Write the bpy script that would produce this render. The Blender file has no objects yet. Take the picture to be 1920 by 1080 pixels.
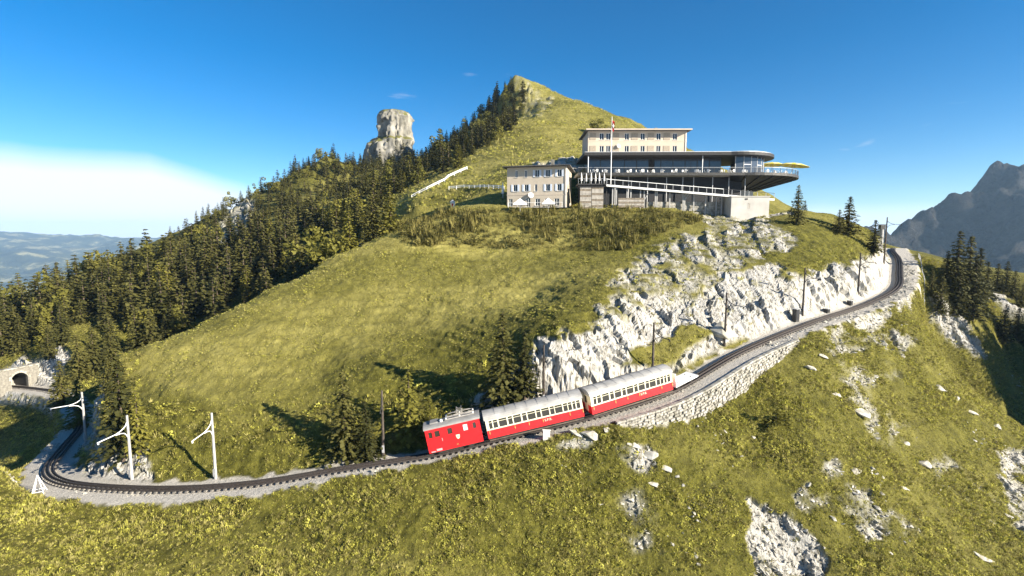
import bpy, bmesh, math, random
import numpy as np
from mathutils import Vector, Matrix, Euler

R_ = math.radians
scene = bpy.context.scene
C = scene.collection

# ------------------------------------------------------------------ camera
F = 950.0                      # focal length in pixels of the 1920 px wide photograph
PITCH = math.atan(100 / F)     # horizon at y = 440
cam_d = bpy.data.cameras.new('camera')
cam = bpy.data.objects.new('camera', cam_d)
C.objects.link(cam)
cam_d.sensor_width = 36.0
cam_d.lens = 36.0 * F / 1920.0
cam_d.clip_start = 0.5
cam_d.clip_end = 60000
cam.location = (0, 0, 0)
cam.rotation_euler = (math.pi / 2 - PITCH, 0, 0)
scene.camera = cam

# ------------------------------------------------------------------ world and sun
SUN_AZ = R_(118)               # clockwise from the view direction (+Y)
SUN_EL = R_(22.5)
world = bpy.data.worlds.new('World')
scene.world = world
world.use_nodes = True
wn = world.node_tree
wn.nodes.clear()
def wnode(t, **kw):
    n = wn.nodes.new(t)
    for k, v in kw.items():
        setattr(n, k, v)
    return n
sky = wnode('ShaderNodeTexSky', sky_type='NISHITA', sun_disc=False)
sky.sun_elevation = SUN_EL
sky.sun_rotation = SUN_AZ
sky.altitude = 2000
sky.air_density = 1.0
sky.dust_density = 0.6
sky.ozone_density = 2.5
bg = wnode('ShaderNodeBackground')
bg.inputs['Strength'].default_value = 0.055
wout = wnode('ShaderNodeOutputWorld')
# thin cloud: a bank of bright cloud low over the horizon and a few wisps
tc = wnode('ShaderNodeTexCoord')
sep = wnode('ShaderNodeSeparateXYZ')
wn.links.new(tc.outputs['Generated'], sep.inputs[0])
nz = wnode('ShaderNodeTexNoise')
nz.inputs['Scale'].default_value = 2.5
nz.inputs['Detail'].default_value = 4.0
wn.links.new(tc.outputs['Generated'], nz.inputs['Vector'])
def wmath(op, a, b=None, c=None, clamp=False):
    n = wnode('ShaderNodeMath', operation=op)
    n.use_clamp = clamp
    for i, v in enumerate((a, b, c)):
        if v is None:
            continue
        if isinstance(v, (int, float)):
            n.inputs[i].default_value = v
        else:
            wn.links.new(v, n.inputs[i])
    return n.outputs[0]
# the bank lies over the valley on the left and thins out elsewhere
west = wmath('MULTIPLY_ADD', sep.outputs['X'], -5.0, -1.85, clamp=True)
top = wmath('MULTIPLY_ADD', west, 0.078, 0.030)
wob = wmath('MULTIPLY_ADD', nz.outputs['Fac'], 0.05, -0.025)
top = wmath('ADD', top, wob)
bank = wmath('SUBTRACT', top, sep.outputs['Z'])
bank = wmath('MULTIPLY_ADD', bank, 26.0, 0.55, clamp=True)
wisp = wnode('ShaderNodeTexNoise')
wisp.inputs['Scale'].default_value = 3.2
wisp.inputs['Detail'].default_value = 6.0
wisp.inputs['Distortion'].default_value = 0.6
mp2 = wnode('ShaderNodeMapping')
mp2.inputs['Scale'].default_value = (1.0, 1.0, 7.0)
wn.links.new(tc.outputs['Generated'], mp2.inputs['Vector'])
wn.links.new(mp2.outputs[0], wisp.inputs['Vector'])
wsp = wmath('SUBTRACT', wisp.outputs['Fac'], 0.685, clamp=True)
wsp = wmath('MULTIPLY', wsp, 4.5, clamp=True)
cl = wmath('MAXIMUM', bank, wsp)
cl = wmath('MULTIPLY', cl, 0.92)
mixc = wnode('ShaderNodeMix', data_type='RGBA')
wn.links.new(cl, mixc.inputs['Factor'])
hsv = wnode('ShaderNodeHueSaturation')
hsv.inputs['Saturation'].default_value = 1.45
hsv.inputs['Value'].default_value = 0.95
wn.links.new(sky.outputs[0], hsv.inputs['Color'])
wn.links.new(hsv.outputs[0], mixc.inputs['A'])
mixc.inputs['B'].default_value = (6.6, 6.8, 7.1, 1)
wn.links.new(mixc.outputs['Result'], bg.inputs['Color'])
wn.links.new(bg.outputs[0], wout.inputs['Surface'])

sun_d = bpy.data.lights.new('sun', 'SUN')
sun_d.energy = 5.0
sun_d.angle = R_(0.5)
sun_d.color = (1.0, 0.92, 0.78)
sun = bpy.data.objects.new('sun', sun_d)
C.objects.link(sun)
SUNV = Vector((math.sin(SUN_AZ) * math.cos(SUN_EL), math.cos(SUN_AZ) * math.cos(SUN_EL), math.sin(SUN_EL)))
sun.rotation_euler = SUNV.to_track_quat('Z', 'Y').to_euler()
sun.location = SUNV * 300

vs = scene.view_settings
vs.view_transform = 'Standard'
vs.look = 'None'
vs.exposure = 1.65
vs.gamma = 1.0
vs.use_curve_mapping = False
scene.cycles.volume_bounces = 1
scene.cycles.max_bounces = 6
scene.cycles.transparent_max_bounces = 8

# ------------------------------------------------------------------ projection helpers
ct, st = math.cos(PITCH), math.sin(PITCH)
def P(px, py, Y):
    """world point on the photograph's ray through (px, py) at forward distance Y"""
    u, v = (px - 960) / F, (540 - py) / F
    dy, dz = v * st + ct, v * ct - st
    return (u * Y / dy, Y, dz * Y / dy)
def proj(x, y, z):
    d = y * ct - z * st
    return 960 + F * x / d, 540 - F * (y * st + z * ct) / d

# ------------------------------------------------------------------ numpy noise
def _hash(ix, iy, iz, seed):
    h = (ix.astype(np.int64) * 374761393 + iy.astype(np.int64) * 668265263 + iz.astype(np.int64) * 2147483647 + seed * 974634617) & 0xFFFFFFFF
    h = ((h ^ (h >> 13)) * 1274126177) & 0xFFFFFFFF
    h = ((h ^ (h >> 16)) * 2246822519) & 0xFFFFFFFF
    return ((h ^ (h >> 15)) & 0xFFFFFF).astype(np.float32) / float(0xFFFFFF)
def vnoise(x, y, z, seed=0):
    fx, fy, fz = np.floor(x), np.floor(y), np.floor(z)
    tx, ty, tz = x - fx, y - fy, z - fz
    tx = tx * tx * (3 - 2 * tx); ty = ty * ty * (3 - 2 * ty); tz = tz * tz * (3 - 2 * tz)
    r = 0
    for dx in (0, 1):
        wx = tx if dx else 1 - tx
        for dy in (0, 1):
            wy = ty if dy else 1 - ty
            for dz in (0, 1):
                wz = tz if dz else 1 - tz
                r = r + wx * wy * wz * _hash(fx + dx, fy + dy, fz + dz, seed)
    return r * 2 - 1
def fbm(x, y, z, octv=4, seed=0, ridged=False):
    s, a, t = 0, 1.0, 0.0
    for o in range(octv):
        n = vnoise(x * 2 ** o, y * 2 ** o, z * 2 ** o, seed + o)
        s = s + a * ((1 - 2 * np.abs(n)) if ridged else n)
        t += a
        a *= 0.5
    return s / t
def sstep(a, b, x):
    t = np.clip((x - a) / (b - a), 0, 1)
    return t * t * (3 - 2 * t)

# ------------------------------------------------------------------ the railway line (world points, camera level = 0)
TRK = [(-124, 110, -33.2), (-112, 107.5, -32.6), (-102, 104, -32), (-90, 98, -31.2), (-77, 87, -30), (-66, 75, -28.8),
       (-58.5, 63.5, -27.5), (-53, 55.5, -26.4), (-47.5, 50.8, -25.6), (-41, 48.6, -25.15), (-33, 47.8, -24.9), (-25, 48, -24.35),
       (-17, 49, -23.4), (-8.3, 50.3, -22.55), (-2.3, 51, -21.35), (8, 52.3, -19.3), (18, 56, -17.55), (29, 63.5, -14.9),
       (43, 72, -12.5), (58, 82, -11.1), (71, 93, -9.6), (82, 107, -7.8), (93, 122, -5.7), (105, 140, -4.4), (120, 160, -4)]
def catmull(pts, n=14):
    p = np.array(pts, float)
    p = np.vstack([2 * p[0] - p[1], p, 2 * p[-1] - p[-2]])
    out = []
    for i in range(1, len(p) - 2):
        for k in range(n):
            t = k / n
            a, b, c, d = p[i - 1], p[i], p[i + 1], p[i + 2]
            out.append(0.5 * (2 * b + (c - a) * t + (2 * a - 5 * b + 4 * c - d) * t * t + (3 * b - a - 3 * c + d) * t ** 3))
    out.append(p[-2])
    return np.array(out)
TP = catmull(TRK)
# resample at 0.5 m
_seg = np.r_[0, np.cumsum(np.linalg.norm(np.diff(TP, axis=0), axis=1))]
TL = _seg[-1]
TS = np.arange(0, TL, 0.5)
TP = np.stack([np.interp(TS, _seg, TP[:, k]) for k in range(3)], 1)
for _ in range(6):
    TP[1:-1, 2] = 0.25 * TP[:-2, 2] + 0.5 * TP[1:-1, 2] + 0.25 * TP[2:, 2]
TT = np.gradient(TP, axis=0)
TT /= np.linalg.norm(TT, axis=1)[:, None]
def tpos(s):
    return Vector([float(np.interp(s, TS, TP[:, k])) for k in range(3)])
def tdir(s):
    return Vector([float(np.interp(s, TS, TT[:, k])) for k in range(3)]).normalized()
def s_at_px(px):
    m = (TP[:, 1] < 125)
    pp = np.array([proj(*p)[0] for p in TP])
    i0 = int(np.argmin(np.abs(TP[:, 0] + 40)))
    j = i0 + int(np.argmin(np.abs(pp[i0:i0 + 330] - px)))
    return float(TS[j])
def side_pt(s, off, up=0):
    """off > 0: downhill side (towards the camera)"""
    p, t = tpos(s), tdir(s)
    n = Vector((t.y, -t.x, 0)).normalized()
    return p + n * off + Vector((0, 0, up))

# retaining wall along the outer edge of the line
W0, W1 = s_at_px(1135), s_at_px(1455)
def wall_h(s):
    k = (s - W0) / (W1 - W0)
    return float(np.interp(k, [0, .12, .35, .6, .85, 1], [.5, 1.3, 2.6, 2.9, 1.7, .6]))

# width of the bed on the camera side
DW_S = [0] + [s_at_px(q) for q in (120, 400, 560, 660, 900, 1000, 1100, 1480, 1600)] + [TL - 60, TL]
DW_V = [2.2, 2.2, 2.3, 1.7, 1.15, 1.05, 1.5, 1.9, 2.1, 2.1, 3.2, 3.6]
UP_S0, UP_S1 = s_at_px(500), s_at_px(900)
# ------------------------------------------------------------------ terrain control points
CP = []
for i in range(0, len(TS), 12):
    CP.append(tuple(TP[i] + np.array([0, 0, -.3])))
PX = [
 # slope below the line
 (0,1080,34),(0,960,43),(0,874,50),(40,899,48.7),(110,950,45.6),(250,974,44.6),(480,962,44.4),(700,912,46.3),(805,884,48),(910,856,48.9),(1010,842,48.6),
 (300,1080,37),(600,1080,38),(960,1080,39.5),(1200,1080,41),(1500,1080,43),(1900,1080,47),(960,950,44),(700,1000,41.5),(1200,900,46.2),(1500,800,54),(1500,950,47),
 (1560,650,65),(1640,630,70.5),(1700,600,78),(1735,620,81),(1650,740,64),(1700,850,58),(1800,770,68),(1920,800,73),(1920,900,63),(1800,950,53.5),
 (1745,662,81),(1650,640,73),(1775,672,95),(1820,690,99),
 # gully and ribs on the right
 (1745,545,101),(1800,615,98),(1838,662,95),(1770,560,104),(1850,705,103),(1920,735,111),(1800,560,112),(1850,545,122),(1920,585,126),(1905,560,135),(1870,640,112),(1920,660,122),
 (1760,490,118),(1800,520,118),(1920,520,180),(1880,505,170),(1740,480,130),
 # rock cutting above the line
 (1000,690,54.6),(1060,632,57.5),(1160,600,63),(1150,520,75),(1250,470,88),(1340,428,102),(1430,415,106),(1220,660,62),(1300,625,65.5),(1300,540,75),(1400,560,74),(1400,480,88),
 (1500,515,80),(1500,430,98),(1600,520,86),(1600,450,100),(1680,505,99),(1650,455,108),(1490,392,112),(1560,402,118),(1630,430,120),(1672,455,122),(1690,470,128),
 # meadow
 (1100,490,88),(1000,560,77),(1000,480,93),(900,560,78),(800,560,80),(800,650,66.5),(800,750,57),(800,815,53.2),(880,720,57.5),(950,722,56.2),(700,700,61),(700,800,53.8),
 (600,600,75),(600,700,63.5),(600,800,54.5),(600,850,51.6),(600,520,87),(450,650,68),(450,760,57.5),(450,860,51.5),(300,760,58),(300,680,66),(300,850,52.3),(250,880,50.6),
 (730,432,106),(620,482,96),(500,545,85.5),(400,597,78.5),(300,642,72),(200,674,67.5),(150,700,65),(235,790,56),(180,830,53),(130,880,52.5),
 # bank below the hotel
 (900,396,110),(1100,396,110),(1250,396,109),(900,465,98),(1080,470,95),(1200,475,91),(760,420,108),(1330,410,107),(1400,414,108.5),
 # hotel terrace ground
 (950,392,113),(1060,391,113),(1150,390,113),(1250,390,113),
 # hill behind
 (965,150,330),(940,195,322),(880,262,300),(1030,172,330),(1100,206,322),(1150,232,312),(1220,246,304),(1290,290,295),(1000,235,235),(1050,275,190),(930,292,190),
 (900,332,165),(1000,304,160),(1080,304,150),(1020,304,142),(870,378,135),(850,391,120),(780,384,132),(780,366,150),(880,322,172),(700,402,128),(800,345,175),(760,340,210),
 (1100,300,165),(1200,270,220),(1300,300,230),(1500,425,170),(1600,440,200),
 # forest slopes on the left
 (150,642,115),(60,692,108.5),(100,668,109),(30,700,108),(0,640,120),(0,600,160),(100,570,150),(300,540,150),(450,480,170),(600,430,180),(700,405,175),(440,412,235),(420,450,215),
 (330,492,232),(450,405,265),(540,338,300),(610,292,330),(690,318,330),(640,360,300),(800,318,300),(860,292,300),(740,330,340),(200,520,220),(100,545,225),(0,575,240),(350,470,235),(560,380,250),(700,360,250),
]
for a in PX:
    CP.append(P(*a))
XYZ = [
 # hidden ground: behind the crest of the meadow, under the hotel, behind the hills
 (-62, 82, -27.5), (-52, 100, -23), (-40, 115, -16), (-28, 125, -7), (-75, 112, -30), (-95, 118, -29), (-64, 96, -28.5), (-50, 122, -18), (-38, 140, -9), (-20, 140, 6),
 (-60, 48, -22.5), (-64, 60, -30), (-70, 40, -22), (-85, 74, -38), (-97, 86, -41), (-74, 66, -34),
 (10, 125, 6.5), (30, 125, 6.5), (45, 125, 6.5), (30, 140, 17), (45, 140, 17), (58, 128, 5.5), (70, 135, 4), (60, 116, 4.5), (25, 155, 22), (50, 160, 22),
 (20, 22, -34), (0, 22, -30), (-20, 22, -26), (-40, 25, -23.5), (45, 28, -38), (70, 45, -37), (100, 70, -38), (0, 5, -38), (60, 5, -50),(-60, 5, -26),
 (86, 88, -38), (100, 92, -38), (105, 80, -33), (124, 72, -14), (135, 84, -10), (150, 100, -8), (168, 122, -8), (122, 102, -30), (150, 66, -25), (105, 60, -34), (110, 150, -6), (130, 130, -18), (150, 190, -6), (140, 165, -10),  # gully floor; out-of-view rib on the right raised to cast shade on it
 (-300, 280, -40), (-230, 200, -50), (-180, 140, -50), (-150, 105, -46), (-300, 400, -90), (-150, 420, -10), (-60, 440, 55), (0, 420, 72), (60, 420, 50), (150, 400, 10), (120, 300, 30),
 (250, 330, -60), (230, 200, -50), (-200, 520, -120), (0, 560, -60), (200, 560, -150), (-450, 500, -200), (420, 420, -180), (300, 120, -120), (-400, 150, -160), (0, 800, -260),
 (-500, 750, -320), (500, 750, -320), (-90, 375, 46), (-75, 400, 46), (-110, 380, 40), (-85, 350, 48),
]
CP += XYZ
for (px_, py_, Y_), (ox, oy, dz_) in zip([(730,432,106),(620,482,96),(560,512,91),(500,545,85.5),(400,597,78.5),(300,642,72),(200,674,67.5)],
                                         [(-5,8,-5),(-6,8,-7),(-6.5,7.5,-8),(-6.5,7,-8.5),(-6.5,6.5,-8.5),(-6,6,-8),(-5,5,-6.5)]):
    q = P(px_, py_, Y_)
    CP.append((q[0] + ox, q[1] + oy, q[2] + dz_))
# foot of the retaining wall
for k in np.linspace(0, 1, 6):
    s = W0 + k * (W1 - W0)
    CP.append(tuple(side_pt(s, 3.7, -.35 - wall_h(s))))
CP = np.array(CP)

def _kern(r):
    return np.sqrt(r * r + 1.0)
def rbf_fit(cp, reg):
    n = len(cp)
    d = np.hypot(cp[:, None, 0] - cp[None, :, 0], cp[:, None, 1] - cp[None, :, 1])
    A = np.zeros((n + 3, n + 3))
    A[:n, :n] = _kern(d) - np.eye(n) * reg
    A[:n, n] = 1; A[:n, n + 1] = cp[:, 0] / 100; A[:n, n + 2] = cp[:, 1] / 100
    A[n:, :n] = A[:n, n:].T
    return np.linalg.solve(A, np.r_[cp[:, 2], 0, 0, 0])
RW = rbf_fit(CP, 0.35)
def H0(x, y):
    x = np.asarray(x, float); y = np.asarray(y, float)
    out = np.empty(x.shape)
    xf, yf, of = x.ravel(), y.ravel(), np.empty(x.size)
    n = len(CP)
    for a in range(0, xf.size, 40000):
        b = slice(a, a + 40000)
        d = _kern(np.hypot(xf[b, None] - CP[None, :, 0], yf[b, None] - CP[None, :, 1]))
        of[b] = d @ RW[:n] + RW[n] + RW[n + 1] * xf[b] / 100 + RW[n + 2] * yf[b] / 100
    return of.reshape(x.shape)
def track_dist(x, y):
    """distance to the line, signed (+ = camera side), and the line's height there"""
    x = np.asarray(x, float).ravel(); y = np.asarray(y, float).ravel()
    D = np.full(x.size, 99.0); Z = np.zeros(x.size); S = np.zeros(x.size)
    near = np.where((x > -140) & (x < 135) & (y > 35) & (y < 175))[0]
    for a in range(0, near.size, 20000):
        ii = near[a:a + 20000]
        d2 = (x[ii, None] - TP[None, :, 0]) ** 2 + (y[ii, None] - TP[None, :, 1]) ** 2
        j = d2.argmin(1)
        dx, dy = x[ii] - TP[j, 0], y[ii] - TP[j, 1]
        sg = np.sign(dx * TT[j, 1] - dy * TT[j, 0])
        al = dx * TT[j, 0] + dy * TT[j, 1]
        D[ii] = np.sqrt(d2.min(1)) * sg
        Z[ii] = TP[j, 2] + al * TT[j, 2]
        S[ii] = TS[j]
    return D, Z, S
def Hfull(x, y):
    x = np.asarray(x, float); y = np.asarray(y, float)
    sh = x.shape
    h = H0(x, y).ravel()
    D, Z, S = track_dist(x, y)
    near = np.abs(D) < 12
    up = D < 0
    wall = (S > W0) & (S < W1) & ~up
    w = np.where(up, 1.8, np.where(wall, 2.5, np.interp(S, DW_S, DW_V)))
    bl = np.where(up, np.interp(S, [UP_S0, UP_S1], [3.4, 1.9]), np.where(wall, 0.5, 1.6))
    t = sstep(0, 1, np.clip((np.abs(D) - w) / bl, 0, 1))
    bed = Z - 0.36
    tun = (S < 15)            # the tunnel: no cutting above it
    t = np.where(near, t, 1)
    t = np.where(tun, 1, t)
    # keep the slope below the wall low
    if True:
        h = np.where(wall & (np.abs(D) < 6), np.minimum(h, bed - 0.4), h)
    return (bed * (1 - t) + h * t).reshape(sh)
def ground(x, y):
    return float(Hfull(np.array([x]), np.array([y]))[0])
_YS = 26 * (700 / 26) ** np.linspace(0, 1, 1500)
def hit(px, py, ymin=0, ymax=1e9):
    """first meeting of the photograph's ray with the ground"""
    ys = _YS[(_YS >= ymin) & (_YS <= ymax)]
    u, v = (px - 960) / F, (540 - py) / F
    dy, dz = v * st + ct, v * ct - st
    xs, zs = u * ys / dy, dz * ys / dy
    below = np.where(zs < Hfull(xs, ys))[0]
    if len(below) == 0:
        i = len(ys) - 1
    else:
        i = below[0]
    return Vector((xs[i], ys[i], ground(xs[i], ys[i])))

# ------------------------------------------------------------------ materials
MATS = {}
def nodemat(name):
    m = bpy.data.materials.new(name)
    m.use_nodes = True
    MATS[name] = m
    return m, m.node_tree, m.node_tree.nodes['Principled BSDF']
def mat(name, col, rough=0.7, metal=0.0, var=0.12, scale=3.0, bump=0.0, spec=0.3, stain=None):
    """plain paint, wood, metal ... with uneven tone and a little relief"""
    m, nt, b = nodemat(name)
    tcn = nt.nodes.new('ShaderNodeTexCoord')
    n = nt.nodes.new('ShaderNodeTexNoise')
    n.inputs['Scale'].default_value = scale
    n.inputs['Detail'].default_value = 5
    nt.links.new(tcn.outputs['Object'], n.inputs['Vector'])
    rp = nt.nodes.new('ShaderNodeValToRGB')
    rp.color_ramp.elements[0].position = 0.3
    rp.color_ramp.elements[1].position = 0.7
    d = stain or [c * (1 - var * 2) for c in col]
    rp.color_ramp.elements[0].color = (*d, 1)
    rp.color_ramp.elements[1].color = (*[min(1, c * (1 + var)) for c in col], 1)
    nt.links.new(n.outputs['Fac'], rp.inputs['Fac'])
    nt.links.new(rp.outputs[0], b.inputs['Base Color'])
    b.inputs['Roughness'].default_value = rough
    b.inputs['Metallic'].default_value = metal
    b.inputs['Specular IOR Level'].default_value = spec
    if bump:
        bp = nt.nodes.new('ShaderNodeBump')
        bp.inputs['Strength'].default_value = bump
        bp.inputs['Distance'].default_value = 0.05
        nt.links.new(n.outputs['Fac'], bp.inputs['Height'])
        nt.links.new(bp.outputs[0], b.inputs['Normal'])
    return m
def leafmat(name, c1, c2, trans=0.25):
    """foliage: tone differs between leaves and between plants"""
    m, nt, b = nodemat(name)
    oi = nt.nodes.new('ShaderNodeObjectInfo')
    tcn = nt.nodes.new('ShaderNodeTexCoord')
    n = nt.nodes.new('ShaderNodeTexNoise')
    n.inputs['Scale'].default_value = 1.1
    n.inputs['Detail'].default_value = 4
    geo = nt.nodes.new('ShaderNodeNewGeometry')
    nt.links.new(geo.outputs['Position'], n.inputs['Vector'])
    ad = nt.nodes.new('ShaderNodeMath'); ad.operation = 'MULTIPLY_ADD'
    nt.links.new(oi.outputs['Random'], ad.inputs[0])
    ad.inputs[1].default_value = 0.75
    s2 = nt.nodes.new('ShaderNodeMath'); s2.operation = 'MULTIPLY_ADD'
    nt.links.new(n.outputs['Fac'], s2.inputs[0]); s2.inputs[1].default_value = 1.2; s2.inputs[2].default_value = -0.45
    nt.links.new(s2.outputs[0], ad.inputs[2])
    mx = nt.nodes.new('ShaderNodeMix'); mx.data_type = 'RGBA'; mx.clamp_factor = True
    nt.links.new(ad.outputs[0], mx.inputs['Factor'])
    mx.inputs['A'].default_value = (*c1, 1)
    mx.inputs['B'].default_value = (*c2, 1)
    nt.links.new(mx.outputs['Result'], b.inputs['Base Color'])
    b.inputs['Roughness'].default_value = 0.75
    b.inputs['Specular IOR Level'].default_value = 0.15
    tr = nt.nodes.new('ShaderNodeBsdfTranslucent')
    nt.links.new(mx.outputs['Result'], tr.inputs['Color'])
    ms = nt.nodes.new('ShaderNodeMixShader')
    ms.inputs[0].default_value = trans
    nt.links.new(b.outputs[0], ms.inputs[1]); nt.links.new(tr.outputs[0], ms.inputs[2])
    nt.links.new(ms.outputs[0], nt.nodes['Material Output'].inputs['Surface'])
    return m
def glassmat(name, col, rough=0.06):
    m, nt, b = nodemat(name)
    b.inputs['Base Color'].default_value = (*col, 1)
    b.inputs['Roughness'].default_value = rough
    b.inputs['Specular IOR Level'].default_value = 0.6
    return m

def ground_material():
    m, nt, b = nodemat('alpine_ground')
    L = nt.links.new
    at = nt.nodes.new('ShaderNodeAttribute'); at.attribute_name = 'mask'
    sp = nt.nodes.new('ShaderNodeSeparateColor')
    L(at.outputs['Color'], sp.inputs[0])
    geo = nt.nodes.new('ShaderNodeNewGeometry')
    def noise(sc, det=5, rough=0.6, dist=0.0, vec=None):
        n = nt.nodes.new('ShaderNodeTexNoise')
        n.inputs['Scale'].default_value = sc; n.inputs['Detail'].default_value = det
        n.inputs['Roughness'].default_value = rough; n.inputs['Distortion'].default_value = dist
        L(vec or geo.outputs['Position'], n.inputs['Vector'])
        return n.outputs['Fac']
    def ramp(v, stops):
        r = nt.nodes.new('ShaderNodeValToRGB')
        e = r.color_ramp.elements
        e[0].position, e[0].color = stops[0][0], (*stops[0][1], 1)
        e[1].position, e[1].color = stops[-1][0], (*stops[-1][1], 1)
        for p, c in stops[1:-1]:
            x = e.new(p); x.color = (*c, 1)
        L(v, r.inputs[0])
        return r.outputs[0]
    def mix(f, a, bb):
        x = nt.nodes.new('ShaderNodeMix'); x.data_type = 'RGBA'
        if isinstance(f, float): x.inputs['Factor'].default_value = f
        else: L(f, x.inputs['Factor'])
        L(a, x.inputs['A']); L(bb, x.inputs['B'])
        return x.outputs['Result']
    lush = ramp(noise(0.9, 6, 0.65), [(0.3, (0.03, 0.03, 0.007)), (0.5, (0.085, 0.08, 0.014)), (0.72, (0.17, 0.155, 0.03))])
    dry = ramp(noise(0.35, 6, 0.7), [(0.3, (0.13, 0.115, 0.03)), (0.5, (0.22, 0.195, 0.055)), (0.7, (0.31, 0.275, 0.085))])
    grass = mix(sp.outputs['Blue'], lush, dry)
    mp_ = nt.nodes.new('ShaderNodeMapping')
    mp_.inputs['Rotation'].default_value = (0.0, R_(35), R_(20))
    mp_.inputs['Scale'].default_value = (1.3, 0.8, 0.2)
    L(geo.outputs['Position'], mp_.inputs['Vector'])
    rn = noise(1.9, 9, 0.68, 0.9, mp_.outputs[0])
    rock = ramp(rn, [(0.35, (0.05, 0.046, 0.033)), (0.42, (0.20, 0.185, 0.15)), (0.49, (0.40, 0.38, 0.34)), (0.75, (0.50, 0.485, 0.45))])
    gv = ramp(noise(9.0, 4, 0.8), [(0.3, (0.27, 0.25, 0.21)), (0.6, (0.55, 0.51, 0.45))])
    c = mix(sp.outputs['Red'], grass, rock)
    c = mix(sp.outputs['Green'], c, gv)
    L(c, b.inputs['Base Color'])
    b.inputs['Roughness'].default_value = 0.92
    b.inputs['Specular IOR Level'].default_value = 0.1
    bn = noise(3.0, 8, 0.75)
    b1 = nt.nodes.new('ShaderNodeBump'); b1.inputs['Strength'].default_value = 0.9; b1.inputs['Distance'].default_value = 0.25
    L(bn, b1.inputs['Height'])
    b2 = nt.nodes.new('ShaderNodeBump'); b2.inputs['Strength'].default_value = 0.7; b2.inputs['Distance'].default_value = 0.3
    L(rn, b2.inputs['Height']); L(b1.outputs[0], b2.inputs['Normal'])
    L(b2.outputs[0], b.inputs['Normal'])
    return m

# ------------------------------------------------------------------ object helpers
def tag(o, label=None, cat=None, group=None, kind=None):
    if label: o['label'] = label
    if cat: o['category'] = cat
    if group: o['group'] = group
    if kind: o['kind'] = kind
    return o
def thing(name, label, cat, loc=(0, 0, 0), rot=(0, 0, 0), group=None):
    o = bpy.data.objects.new(name, None)
    o.empty_display_size = 0.3
    C.objects.link(o)
    o.location = loc
    o.rotation_euler = rot
    return tag(o, label, cat, group)
def link(name, me, parent=None):
    o = bpy.data.objects.new(name, me)
    C.objects.link(o)
    if parent is not None:
        o.parent = parent
    return o
class MB:
    """collects shapes, builds ONE mesh object"""
    def __init__(self):
        self.v, self.f = [], []
    def add(self, vs, fs):
        n = len(self.v)
        self.v += [tuple(q) for q in vs]
        self.f += [tuple(i + n for i in q) for q in fs]
        return self
    def box(self, x0, x1, y0, y1, z0, z1):
        return self.add([(x0, y0, z0), (x1, y0, z0), (x1, y1, z0), (x0, y1, z0), (x0, y0, z1), (x1, y0, z1), (x1, y1, z1), (x0, y1, z1)],
                        [(0, 3, 2, 1), (4, 5, 6, 7), (0, 1, 5, 4), (1, 2, 6, 5), (2, 3, 7, 6), (3, 0, 4, 7)])
    def bar(self, a, b, w, h=None, up=(0, 0, 1)):
        """rectangular bar from a to b"""
        h = h or w
        a, b = Vector(a), Vector(b)
        d = (b - a).normalized()
        u = Vector(up)
        if abs(d.dot(u)) > 0.98: u = Vector((1, 0, 0))
        s = d.cross(u).normalized() * w / 2
        t = s.cross(d).normalized() * h / 2
        vs = [a - s - t, a + s - t, a + s + t, a - s + t, b - s - t, b + s - t, b + s + t, b - s + t]
        return self.add(vs, [(0, 3, 2, 1), (4, 5, 6, 7), (0, 1, 5, 4), (1, 2, 6, 5), (2, 3, 7, 6), (3, 0, 4, 7)])
    def tube(self, pts, r, n=6, cap=True):
        pts = [Vector(p) for p in pts]
        rs = r if isinstance(r, (list, tuple)) else [r] * len(pts)
        base = len(self.v)
        prev = None
        for i, p in enumerate(pts):
            d = (pts[min(i + 1, len(pts) - 1)] - pts[max(i - 1, 0)]).normalized()
            if prev is None:
                u = Vector((0, 0, 1)) if abs(d.z) < 0.9 else Vector((1, 0, 0))
                s = d.cross(u).normalized()
            else:
                s = (prev - d * prev.dot(d)).normalized()
            prev = s
            t = d.cross(s)
            for k in range(n):
                a = 2 * math.pi * k / n
                self.v.append(tuple(p + (s * math.cos(a) + t * math.sin(a)) * rs[i]))
        for i in range(len(pts) - 1):
            for k in range(n):
                a = base + i * n + k; b = base + i * n + (k + 1) % n
                self.f.append((a, b, b + n, a + n))
        if cap:
            self.f.append(tuple(base + k for k in reversed(range(n))))
            self.f.append(tuple(base + (len(pts) - 1) * n + k for k in range(n)))
        return self
    def lathe(self, prof, n=12, c=(0, 0, 0)):
        base = len(self.v)
        for r, z in prof:
            for k in range(n):
                a = 2 * math.pi * k / n
                self.v.append((c[0] + r * math.cos(a), c[1] + r * math.sin(a), c[2] + z))
        for i in range(len(prof) - 1):
            for k in range(n):
                a = base + i * n + k; b = base + i * n + (k + 1) % n
                self.f.append((a, b, b + n, a + n))
        self.f.append(tuple(base + k for k in reversed(range(n))))
        self.f.append(tuple(base + (len(prof) - 1) * n + k for k in range(n)))
        return self
    def mesh(self, name, m, smooth=False):
        me = bpy.data.meshes.new(name)
        me.from_pydata(self.v, [], self.f)
        me.update()
        if m: me.materials.append(MATS[m] if isinstance(m, str) else m)
        if smooth: me.polygons.foreach_set('use_smooth', [True] * len(me.polygons))
        return me
    def build(self, name, m, parent=None, smooth=False):
        return link(name, self.mesh(name, m, smooth), parent)
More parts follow.
